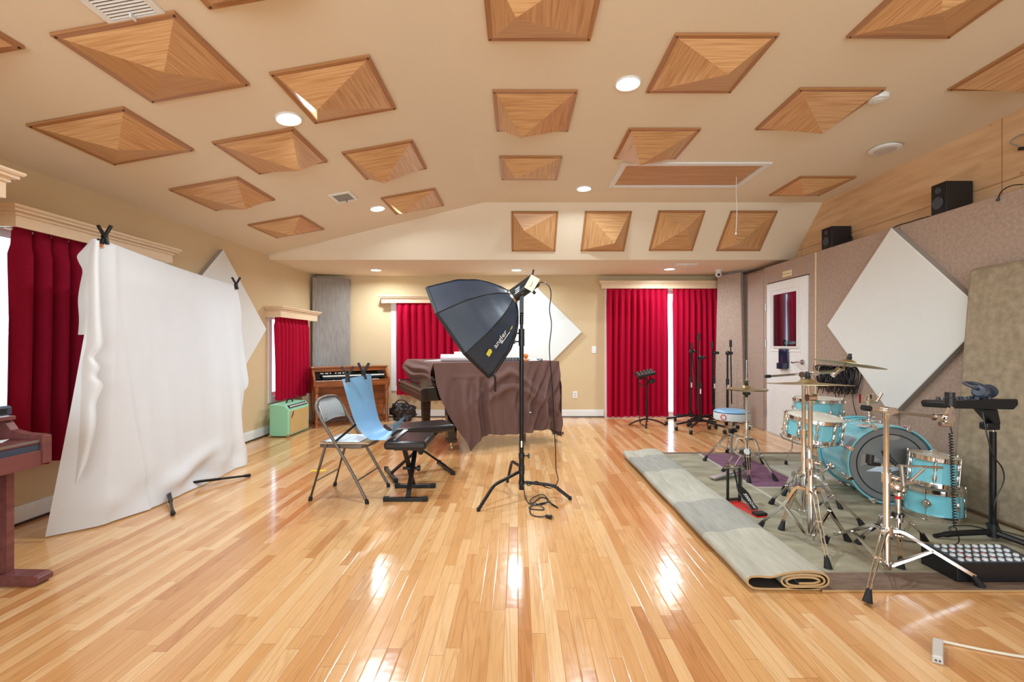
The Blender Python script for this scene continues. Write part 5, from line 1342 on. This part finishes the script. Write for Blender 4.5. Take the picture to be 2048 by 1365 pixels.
for s in (-1, 1):
    a0 = Vector((s*.262, -.10, .20)); a1 = Vector((s*.40, -.27, .10)); d = (a1-a0).normalized()
    sp = MB().cyl(a0-d*.03, a1, .0075, n=10).sphere(a0, .028, 12).cyl(a0-d*.02, a0+d*.03, .016, n=10).build('spur', M['chrome'], bd_)
    MB().cyl(a1-d*.02, a1+d*.015, .014, .010, 12).build('rubber_tip', M['rubber'], sp)
MB().lathe([(.06, .0), (.058, .008), (.02, .012), (1e-6, .012)], 20, basis((0, R-.004, .20), (1, 0, 0), (0, 0, 1), (0, 1, 0))).build('mount_plate', M['chrome'], bd_)
MB().cyl((0, R, .20), (0, R+.21, .20), .0145, n=14).cyl((0, R+.03, .20), (0, R+.07, .20), .024, n=14).cyl((0, R+.14, .20), (0, R+.18, .20), .023, n=14).cyl((-.06, R+.15, .20), (.06, R+.155, .20), .012, n=10).box((.03, R+.19, .20), (.03, .05, .03)).box((-.05, R+.18, .20), (.02, .07, .03)).cyl((.055, R+.16, .2), (.085, R+.23, .22), .016, .012, 10).build('tom_holder', M['chrome'], bd_)
MB().lathe([(.055, .0), (.055, .01), (1e-6, .012)], 20, basis((-sx*.10, math.sqrt(R*R-.01)-.004, .36), (1, 0, 0), (0, 0, 1), (0, 1, 0))).build('port_plate', M['knobw'], bd_)
# other drums
drum('snare_drum', 'aqua snare drum with chrome hoops on a stand in the middle of the kit', (2.262, 3.49, .49), (math.radians(7), math.radians(2), .2), .181, .158, 10, 2)
drum('floor_tom', 'aqua floor tom at the back by the white door, behind the snare', (2.93, 4.42, 0), (0, 0, .3), .203, .37, 8, 2, z0=.30)
ft = bpy.data.objects['floor_tom']
for k in range(3):
    a = 2.9+k*2*PI/3; u = V(math.cos(a-.3), math.sin(a-.3), 0)
    p = [u*.225+V(0, 0, .60), u*.225+V(0, 0, .22), u*.235+V(0, 0, .16), u*.275+V(0, 0, .07), u*.28+V(0, 0, .015)]
    lg = MB().tube(spline(p, 4), .0048, 8).box(u*.213+V(0, 0, .48), (.03, .03, .07)).build('leg', M['chrome'], ft)
    MB().cyl(u*.28+V(0, 0, .012), u*.28+V(0, 0, .05), .016, .011, 10).build('rubber_foot', M['rubber'], lg)
t_lo = drum('rack_tom', 'lower aqua tom of the two stacked on the rug by the wall', (2.905, 3.17, Zr+.012), (0, 0, .1), .158, .185, 6, 1)
t_hi = drum('rack_tom', 'upper aqua tom resting on top of the other small tom', (2.885, 3.16, Zr+.012+.185+.026+.006), (math.radians(2.5), math.radians(3), .4), .133, .185, 6, 2)
MB().sphere((-.14, -.085, .10), .028, 12).cyl((-.13, -.075, .10), (-.185, -.115, .105), .014, n=10).build('mount_bracket', M['chrome'], t_lo)
# snare stand
ss = T('snare_stand', 'low chrome basket stand carrying the snare drum', 'drum stand', (2.262, 3.49, 0))
tripod(ss, [(2.09, 3.56), (2.33, 3.27), (2.40, 3.65)], .24, .12, Zr, w=.012, footr=.018)
MB().cyl((0, 0, .10), (0, 0, .40), .0125, n=14).build('tube', M['chrome'], ss); joint(ss, .33, -1, r=.018)
for k in range(3):
    a = .6+k*2*PI/3; u = V(math.cos(a), math.sin(a), 0)
    MB().tube([V(0, 0, .40), u*.10+V(0, 0, .43), u*.190+V(0, 0, .462), u*.208+V(0, 0, .50)], .006, 8).build('basket_arm', M['chrome'], ss)

# hi-hat
hx_, hy_ = 2.085, 4.13
hh = T('hi_hat_stand', 'chrome hi-hat stand with a silver footboard, in front of the drum throne', 'cymbal stand', (hx_, hy_, 0))
tripod(hh, [(2.25, 3.95), (1.925, 4.24), (1.99, 3.90)], .34, .16, Zr, w=.014)
MB().cyl((0, 0, .04), (0, 0, .46), .0145, n=16).build('lower_tube', M['chrome'], hh)
MB().cyl((0, 0, .46), (0, 0, .755), .0115, n=16).build('upper_tube', M['chrome'], hh); joint(hh, .46)
MB().cyl((0, 0, .755), (0, 0, 1.06), .0035, n=8).build('pull_rod', M['steel'], hh)
MB().cyl((0, 0, .745), (0, 0, .785), .032, .036, 18).build('cymbal_seat', M['black'], hh)
MB().cyl((0, 0, .83), (0, 0, .89), .011, n=12).box((.012, 0, .865), (.03, .012, .012)).build('clutch', M['chrome'], hh)
MB().box((.0, -.02, .19), (.04, .04, .12)).box((-.01, -.02, .10), (.05, .06, .06)).build('linkage', M['black'], hh, bevel=.006)
MB().hexa([(-.40, -.13, .02), (-.37, -.19, .02), (-.03, -.06, .075), (-.05, .0, .075)], [(-.40, -.13, .034), (-.37, -.19, .034), (-.03, -.06, .088), (-.05, .0, .088)]).build('footboard', M['steel'], hh, bevel=.003, smooth=0)
MB().cyl((-.05, -.03, Zr+.006), (-.37, -.15, Zr+.006), .005, n=8).build('base_rod', M['steel'], hh)
cymbal('upper cymbal of the hi-hat pair', (hx_, hy_, .798), .178, (0, 0, 0), 'hi_hat_cymbal')
cymbal('lower cymbal of the hi-hat pair, turned upside down', (hx_, hy_, .789), .178, (PI, 0, 0), 'hi_hat_cymbal')

# throne
th = T('drum_throne', 'round drum throne, white sides and blue top, in front of the mic stands', 'stool', (2.225, 4.72, 0))
def seat_prof(R): return [(1e-6, .525), (R-.03, .528), (R-.006, .52)]
MB().lathe([(1e-6, .515), (.12, .522), (.155, .520), (.170, .508), (.174, .502), (1e-6, .502)], 40).build('seat_top', M['blue'], th)
MB().lathe([(.174, .5015), (.1745, .45), (.170, .425), (.155, .418), (1e-6, .418), (1e-6, .5005)], 40, closed=True).build('seat_side', M['knobw'], th)
MB().lathe([(.1742, .498), (.178, .502), (.1742, .506)], 40, closed=True).build('piping', M['black'], th)
MB().lathe([(.022, -.0008), (.03, -.0008), (.03, .0008), (.022, .0008)], 20, basis((-.135, -.116, .46), (.65, -.76, 0), (0, 0, 1), (-.76, -.65, 0)), closed=True).build('red_badge', M['red'], th)
MB().cyl((0, 0, .10), (0, 0, .418), .0125, n=14).build('post', M['steel'], th)
MB().box((0, 0, .30), (.05, .05, .05)).cyl((0, 0, .26), (0, 0, .30), .02).cyl((.02, 0, .30), (.06, 0, .30), .014).build('height_clamp', M['black'], th, bevel=.008)
tripod(th, [(1.91, 4.63), (2.44, 4.50), (2.30, 5.03-.05)], .255, .10, Zr, w=.016)

# kick pedal
kp = T('bass_drum_pedal', 'detached bass drum pedal with a red base plate standing on the rug', 'drum pedal', (1.655, 3.28, Zr), math.atan2(-.29, .055)+PI/2)
# local -y runs from the heel (near) : y from -.16 (heel) to .14 (toe)
MB().box((0, -.01, .003), (.105, .33, .005)).build('base_plate', M['red'], kp, bevel=.002, smooth=0)
MB().box((0, -.135, .014), (.085, .055, .018)).build('heel_plate', M['black'], kp, bevel=.004, smooth=0)
fo = [(-.026, -.105), (.026, -.105), (.022, -.05), (.034, .0), (.036, .04), (.02, .09), (.008, .115), (-.008, .115), (-.02, .09), (-.036, .04), (-.034, 0), (-.022, -.05)]
Rf = Matrix.Translation((0, -.0, .085)) @ Matrix.Rotation(math.radians(33), 4, 'X')
MB().prism([(x*1.12, y*1.03) for x, y in fo], -.004, .0, 'z').xf(Rf).build('footboard_edge', M['steel'], kp, smooth=0)
MB().prism(fo, .0, .0035, 'z').xf(Rf).build('footboard', M['black'], kp, smooth=0)
text_mb('5000', .036).xf(Rf @ basis((0, -.01, .0045), (0, -1, 0), (1, 0, 0), (0, 0, 1))).build('lettering', M['wprint'], kp, smooth=0)
text_mb('DW', .03).xf(Rf @ basis((0, -.078, .0045), (0, -1, 0), (1, 0, 0), (0, 0, 1))).build('lettering', M['wprint'], kp, smooth=0)
for s in (-1, 1): MB().box((s*.05, .14, .14), (.016, .016, .27)).build('upright', M['black'], kp, bevel=.003, smooth=0)
MB().box((0, .14, .022), (.11, .03, .014)).build('cross_bar', M['black'], kp, bevel=.003, smooth=0)
MB().cyl((-.075, .14, .262), (.075, .14, .262), .010, n=12).cyl((-.02, .14, .262), (.02, .14, .262), .026, n=18).build('axle', M['steel'], kp)
MB().cyl((0, .14, .26), (.005, .04, .40), .004, n=8).build('beater_rod', M['chrome'], kp)
MB().cyl((.005, .055, .40), (.005, .005, .41), .022, n=16).build('beater', M['black'], kp); MB().cyl((.005, .005, .41), (.005, -.004, .412), .0215, n=16).build('beater_pad', M['knobw'], kp)
MB().cyl((.07, .14, .06), (.07, .14, .24), .006, n=8).build('spring', M['chrome'], kp)
MB().bar((0, .14, .25), (0, .10, .15), .012, .004).build('chain', M['bmetal'], kp)

# ------------------------------------------------------------------ personal mixer on its stand at right
mx_, my_ = 2.886, 2.75
ms = T('mixer_stand', 'black stand holding the small mixer at the right, by the leaning panel', 'stand', (mx_, my_, Zr))
for dx, dy in ((-.33, .03), (.20, .22), (.10, -.30)):
    MB().tube(spline([V(0, 0, .05), V(dx*.4, dy*.4, .04), V(dx*.8, dy*.8, .025), V(dx, dy, .012)], 4), [.018]*9+[.013]*4, 8).build('base_leg', M['bmetal'], ms)
MB().cyl((0, 0, .02), (0, 0, .10), .028, .022, 16).build('hub', M['black'], ms)
MB().cyl((0, 0, .10), (0, 0, .66), .0165, n=16).build('lower_tube', M['bmetal'], ms); MB().cyl((0, 0, .66), (0, 0, .72), .010, n=14).build('upper_tube', M['steel'], ms)
MB().box((-.02, 0, .695), (.085, .05, .045)).build('clamp', M['black'], ms, bevel=.008)
MB().prism([(-.02, .71), (.02, .71), (.0, .80), (-.10, .80)], -.03, .03, 'y').build('support_arm', M['black'], ms, bevel=.006)
mm = T('personal_mixer', 'flat black mixer with knobs on the stand at right', 'mixer', (2.725, 2.74, Zr+.812), (math.radians(-5), math.radians(-1.5), 0))
MB().prism([(-.19, .0), (.17, -.016), (.20, .012), (.20, .045), (-.185, .045), (-.20, .03)], -.10, .10, 'y').build('body', M['black'], mm, bevel=.006, smooth=0)
kn = MB().cyl((0, 0, .045), (0, 0, .062), .013, .010, 12).build('knob', M['slate'], mm); kn.location = (-.13, -.05, 0)
for i in range(4):
    for j in range(3):
        if i or j: dup(kn, mm, (-.13+.07*i, -.05+.05*j, 0))
hp = T('headphones', 'dark headphones lying on the mixer at right', 'headphones', (2.805, 2.72, Zr+.862), (0, 0, .4))
for s in (-1, 1): MB().lathe([(1e-6, -.02), (.036, -.02), (.042, -.008), (.042, .008), (.030, .022), (1e-6, .024)], 20, Matrix.Translation((s*.045, 0, .045)) @ Matrix.Rotation(s*PI/2*.8, 4, 'Y')).build('ear_cup', M['slate'], hp)
MB().tube(spline([(-.065, 0, .06), (-.055, .06, .085), (0, .095, .09), (.055, .06, .085), (.065, 0, .06)], 6), .010, 8).build('headband', M['slate'], hp)
def helix(p, q, r, turns, k=10):
    p, q = Vector(p), Vector(q); x, y, d = frame(q-p)
    return [p.lerp(q, i/(turns*k))+(x*math.cos(2*PI*i/k)+y*math.sin(2*PI*i/k))*r for i in range(turns*k+1)]
cc = T('coiled_cable', 'black coiled cable hanging from the mixer beside the stacked toms', 'cable', (2.51, 2.62, Zr))
MB().tube([V(2.50, 2.63, .80), V(2.50, 2.62, .74), V(2.51, 2.62, .70)]+helix((2.505, 2.62, .69), (2.53, 2.62, .14), .008, 34, 8)+spline([V(2.54, 2.62, .12), V(2.56, 2.63, .05), V(2.50, 2.66, .018), V(2.35, 2.72, .018), V(2.26, 2.78, .018), V(2.30, 2.86, .018), V(2.45, 2.88, .018)], 5), .0032, 6).build('cord', M['black'], cc, world=True)
c2 = T('signal_cable', 'straight black cables hanging down the mixer stand pole to a loop on the rug', 'cable', (2.92, 2.72, Zr))
MB().tube(spline([V(2.80, 2.73, .81), V(2.80, 2.71, .70), V(2.83, 2.70, .55), V(2.905, 2.715, .46), V(2.915, 2.715, .38), V(2.87, 2.715, .28), V(2.86, 2.72, .2), V(2.93, 2.76, .09), V(3.02, 2.84, .022), V(2.95, 2.95, .02), V(2.80, 2.93, .02), V(2.74, 2.85, .02), V(2.80, 2.80, .022)], 5), .0036, 6).build('cord', M['black'], c2, world=True)
MB().tube(helix((2.93, 2.80, .40), (2.99, 2.86, .07), .010, 20, 8)+spline([V(3.0, 2.86, .05), V(3.04, 2.92, .02), V(3.10, 2.80, .02), V(3.12, 2.66, .02)], 4), .0032, 6).build('coiled_section', M['black'], c2, world=True)
# flat knob mixer on the rug
fm = T('mixing_console', 'low black console with rows of white knobs on the rug at right', 'mixer', (2.41, 2.36, Zr))
MB().hexa([(-.215, -.10, 0), (.22, -.10, 0), (.22, .10, 0), (-.22, .10, 0)], [(-.215, -.10, .092), (.22, -.10, .092), (.22, .10, .104), (-.22, .10, .104)]).build('case', M['black'], fm, bevel=.003, smooth=0)
MB().hexa([(-.19, -.088, .0935), (.205, -.088, .0935), (.205, .088, .1045), (-.19, .088, .1045)], [(-.19, -.088, .0945), (.205, -.088, .0945), (.205, .088, .1055), (-.19, .088, .1055)]).build('face_plate', M['slate'], fm, smooth=0)
kp0 = MB().cyl((0, 0, 0), (0, 0, .009), .0125, .011, 12).build('knob', M['knobw'], fm)
for i in range(9):
    for j in range(4):
        loc = (-.165+.041*i, -.066+.044*j, .0955+.0030*j)
        if i or j: dup(kp0, fm, loc)
        else: kp0.location = loc
for j in range(3):
    for i in (1, 4): MB().box((-.165+.041*i+.02, -.044+.044*j, .0985+.003*j), (.008, .012, .006)).build('red_button', M['red'], fm, smooth=0)

# cables coiled on the right wall
for k in range(7):
    y0 = 4.60+.085*k
    t = T('audio_cable', 'one of the black coiled cables hanging on the right wall behind the cymbals', 'cable', (XF-.004, y0, .96), group='black cables hanging on the right wall')
    rnd = random.Random(k+20); pts = []
    MB().cyl((.004, 0, 0), (-.06, 0, .012), .006, n=8).build('hook', M['steel'], t)
    for i in range(6):
        w, h, dx = rnd.uniform(.045, .075), rnd.uniform(.20, .30), -.012-.007*i
        for q in range(12):
            a = 2*PI*q/12; pts.append(V(dx-.01*math.sin(a*2)-.004, w*math.sin(a)*(1+.3*math.cos(a))*1.0+rnd.uniform(-.006, .006), .012-h/2+h/2*math.cos(a)))
    if k in (0, 3): pts += [V(-.02, .03, -.26), V(-.02, .01, -.40), V(-.02, -.05, -.55), V(-.02, -.06, -.70)]
    else: pts += [V(-.02, .04, -.22), V(-.03, .05, -.31)]
    MB().tube(spline(pts, 2), .0042, 5).build('coil', M['black'], t)

# white extension cable at the lower right
q = G(1875, 1322)
ec = T('extension_cord', 'cream extension cord with a grey block on the floor at lower right', 'cord', (1.62, 1.74, 0))
MB().hexa([(1.560, 1.706, .001), (1.590, 1.690, .001), (1.690, 1.796, .001), (1.660, 1.814, .001)], [(1.562, 1.707, .030), (1.589, 1.693, .030), (1.687, 1.795, .030), (1.661, 1.811, .030)]).build('socket_block', M['beige'], ec, bevel=.004, smooth=0, world=True)
for dx in (.012, .022): MB().cyl((1.559+dx, 1.7075-dx*.53, .014), (1.5565+dx, 1.7035-dx*.53, .014), .003, n=8).build('socket_slot', M['slate'], ec, world=True)
MB().tube(spline([V(1.676, 1.803, .018), V(1.70, 1.816, .010), V(1.75, 1.80, .006), V(1.83, 1.765, .006), V(1.95, 1.725, .006), V(2.15, 1.69, .006), V(2.4, 1.70, .006)], 5), .0052, 8).build('cable', M['cablew'], ec, world=True)

# ------------------------------------------------------------------ speakers and fittings on the right wall ledge
def speaker(label, y0, y1, h):
    t = T('bookshelf_speaker', label, 'speaker', (XF+.115, (y0+y1)/2, 2.2725))
    w = (y1-y0)/2
    MB().box2((-.105, -w, 0), (.112, w, h)).build('cabinet', M['black'], t, bevel=.006, smooth=0)
    MB().box2((-.112, -w+.003, .004), (-.1055, w-.003, h-.004)).build('baffle', M['bmetal'], t, bevel=.003, smooth=0)
    Rb = basis((-.1125, 0, h*.36), (0, 1, 0), (0, 0, 1), (-1, 0, 0))
    MB().lathe([(.048, 0), (.050, .003), (.044, .004), (.036, -.004), (.014, -.010), (.012, -.004), (1e-6, -.002)], 24, basis((-.113, 0, h*.36), (0, 1, 0), (0, 0, -1), (-1, 0, 0))).build('woofer', M['slate'], t)
    MB().lathe([(.026, 0), (.024, .003), (.012, -.002), (.010, .003), (1e-6, .004)], 18, basis((-.113, 0, h*.76), (0, 1, 0), (0, 0, -1), (-1, 0, 0))).build('tweeter', M['slate'], t)
    return t
speaker('larger-looking black speaker on the fabric wall ledge, nearer the camera', 3.655, 3.785, .255)
speaker('farther black speaker on the fabric wall ledge, above the white door', 4.99, 5.15, .24)
t = T('speaker_cable', 'black cable running along the wall ledge between the two speakers', 'cable', (XF+.01, 4.0, 2.28))
MB().tube(spline([V(XF+.03, 3.80, 2.284), V(XF+.004, 3.90, 2.283), V(XF-.002, 4.0, 2.281), V(XF+.002, 4.08, 2.285), V(XF-.006, 4.16, 2.27), V(XF-.008, 4.12, 2.235), V(XF-.006, 4.10, 2.20)], 5), .005, 6).build('cord', M['black'], t, world=True)
t = T('speaker_cable', 'short black cable loop behind the farther ledge speaker', 'cable', (XF+.16, 4.95, 2.28))
MB().tube(spline([V(XF+.18, 4.985, 2.38), V(XF+.19, 4.95, 2.385), V(XF+.195, 4.93, 2.35), V(XF+.19, 4.935, 2.28)], 5), .006, 6).build('cord', M['black'], t, world=True)
t = T('clip_microphone', 'tiny black clip microphone on the plywood at the right edge', 'microphone', (3.66, 3.25, 2.64))
MB().cyl(V(3.66, 3.20, 2.60), V(3.655, 3.30, 2.63), .016, .012, 12).build('capsule', M['black'], t, world=True)
MB().tube(spline([V(3.655, 3.28, 2.63), V(3.665, 3.33, 2.67), V(3.665, 3.37, 2.71), V(3.665, 3.30, 2.73), V(3.665, 3.22, 2.70)], 5), .004, 6).build('cord', M['cond'], t, world=True)
t = T('gooseneck_clip', 'thin black gooseneck wire on the fabric ledge at the right edge', 'wire', (3.45, 3.2, 2.27))
MB().tube(spline([V(3.47, 3.10, 2.30), V(3.448, 3.16, 2.312), V(3.443, 3.22, 2.295), V(3.443, 3.245, 2.25)], 5), .004, 6).build('wire', M['black'], t, world=True)
MB().cyl(V(3.443, 3.245, 2.25), V(3.442, 3.248, 2.232), .009, n=10).build('tip', M['black'], t, world=True)

# ------------------------------------------------------------------ music-stand mixer by the curtains
q = G(1294, 852)
t = T('monitor_mixer', 'small silver-topped mixer on a thin black stand before the left long curtain', 'mixer', (q.x, q.y, 0))
for a in (PI, -.15, 1.7, -1.9):
    u = V(math.cos(a), math.sin(a), 0); MB().tube(spline([V(0, 0, .10), u*.10+V(0, 0, .085), u*.20+V(0, 0, .05), u*.27+V(0, 0, .010)], 4), .011, 8).build('leg', M['bmetal'], t)
MB().cyl((0, 0, .06), (0, 0, .40), .0155, n=12).build('lower_tube', M['bmetal'], t); MB().cyl((0, 0, .40), (0, 0, .72), .0115, n=12).build('upper_tube', M['bmetal'], t)
Rm_ = Matrix.Translation((-.03, 0, .775)) @ Matrix.Rotation(math.radians(-13), 4, 'Y') @ Matrix.Rotation(.25, 4, 'X')
MB().box((0, 0, 0), (.27, .19, .045)).xf(Rm_).build('body', M['black'], t, bevel=.006, smooth=0)
for i in range(5):
    for j in range(2): MB().cyl((-.10+.05*i, -.05+.08*j, .022), (-.10+.05*i, -.05+.08*j, .042), .014, .011, 10).xf(Rm_).build('knob', M['steel'], t)
MB().lathe([(.055, -.012), (.068, 0), (.055, .012)], 20, basis((-.055, -.02, .645), (1, 0, 0), (0, .3, 1), (0, -1, .3)), closed=True).build('cable_loop', M['black'], t)
MB().sphere((.055, -.02, .655), .04, 12).sphere((.085, -.02, .675), .03, 12).build('clamp', M['black'], t)
MB().tube(spline([V(-.11, .0, .75), V(-.115, 0, .5), V(-.11, 0, .2), V(-.11, -.02, .06), V(-.06, -.05, .012), V(.0, -.06, .03)], 5), .005, 6).build('cord', M['black'], t)

# ------------------------------------------------------------------ rolling microphone stands
def caster(t, leg, p):
    w = MB().cyl(p+V(-.014, 0, .030), p+V(.014, 0, .030), .030, n=16).build('caster', M['rubber'], leg)
    MB().box(p+V(0, 0, .058), (.036, .03, .025)).cyl(p+V(0, 0, .06), p+V(0, 0, .085), .010, n=8).build('caster_fork', M['steel'], leg, bevel=.003)
def micstand(label, px, Y, angs, r, ptop, boom, hub=.155, clutch=None):
    x = (px-CX)/F*Y
    t = T('microphone_stand', label, 'microphone stand', (x, Y, 0))
    for a in angs:
        u = V(math.cos(a), math.sin(a), 0); e = u*r
        lg = MB().bar(u*.01+V(0, 0, hub), e+V(0, 0, .095), .026, .024).build('base_leg', M['bmetal'], t, bevel=.003, smooth=0)
        caster(t, lg, e)
    MB().cyl((0, 0, hub-.03), (0, 0, hub+.05), .028, n=14).build('hub', M['bmetal'], t)
    MB().cyl((0, 0, hub), (0, 0, ptop*.62), .0165, n=12).build('lower_tube', M['bmetal'], t); MB().cyl((0, 0, ptop*.62), (0, 0, ptop), .0125, n=12).build('upper_tube', M['bmetal'], t)
    MB().cyl((0, 0, ptop*.62-.04), (0, 0, ptop*.62+.04), .022, n=12).build('grip', M['black'], t)
    MB().box((0, -.016, ptop*.60-.06), (.016, .006, .07)).build('sticker', M['wprint'], t, smooth=0)
    MB().sphere((0, -.01, ptop), .034, 12).cyl((-.02, 0, ptop), (.05, -.01, ptop), .015, n=10).sphere((.05, -.012, ptop), .024, 10).build('boom_clutch', M['black'], t)
    a, b = Vector(boom[0]), Vector(boom[1])
    MB().cyl(a, b, .0085, n=10).build('boom_arm', M['bmetal'], t)
    top = a if a.z > b.z else b; d = (a-b).normalized() if a.z > b.z else (b-a).normalized()
    MB().cyl(top-d*.07, top+d*.03, .019, .017, 12).build('counterweight', M['black'], t)
    return t
micstand('rolling mic stand, leftmost of the group, beside the bright curtain gap', 1382, 6.75, [PI*.98, .25, -1.2, 1.9], .36, 1.10, [(-.006, -.03, 1.20), (.05, -.05, .55)])
micstand('tallest rolling mic stand of the group, nearest the camera', 1400, 6.30, [PI, -.75, -2.3, .5, 1.7], .33, 1.02, [(-.03, -.03, 1.33), (-.055, -.02, .30)])
micstand('rolling mic stand before the right curtain, third of the group', 1428, 6.72, [PI, -.9, .3, 1.7], .35, 1.08, [(-.04, -.03, 1.22), (-.025, .0, .3)])
micstand('rolling mic stand rightmost of the group, against the taupe corner panel', 1455, 6.5, [PI*.75, -.4, -1.7, 1.2], .27, 1.08, [(.035, -.02, 1.24), (.055, -.01, .35)])
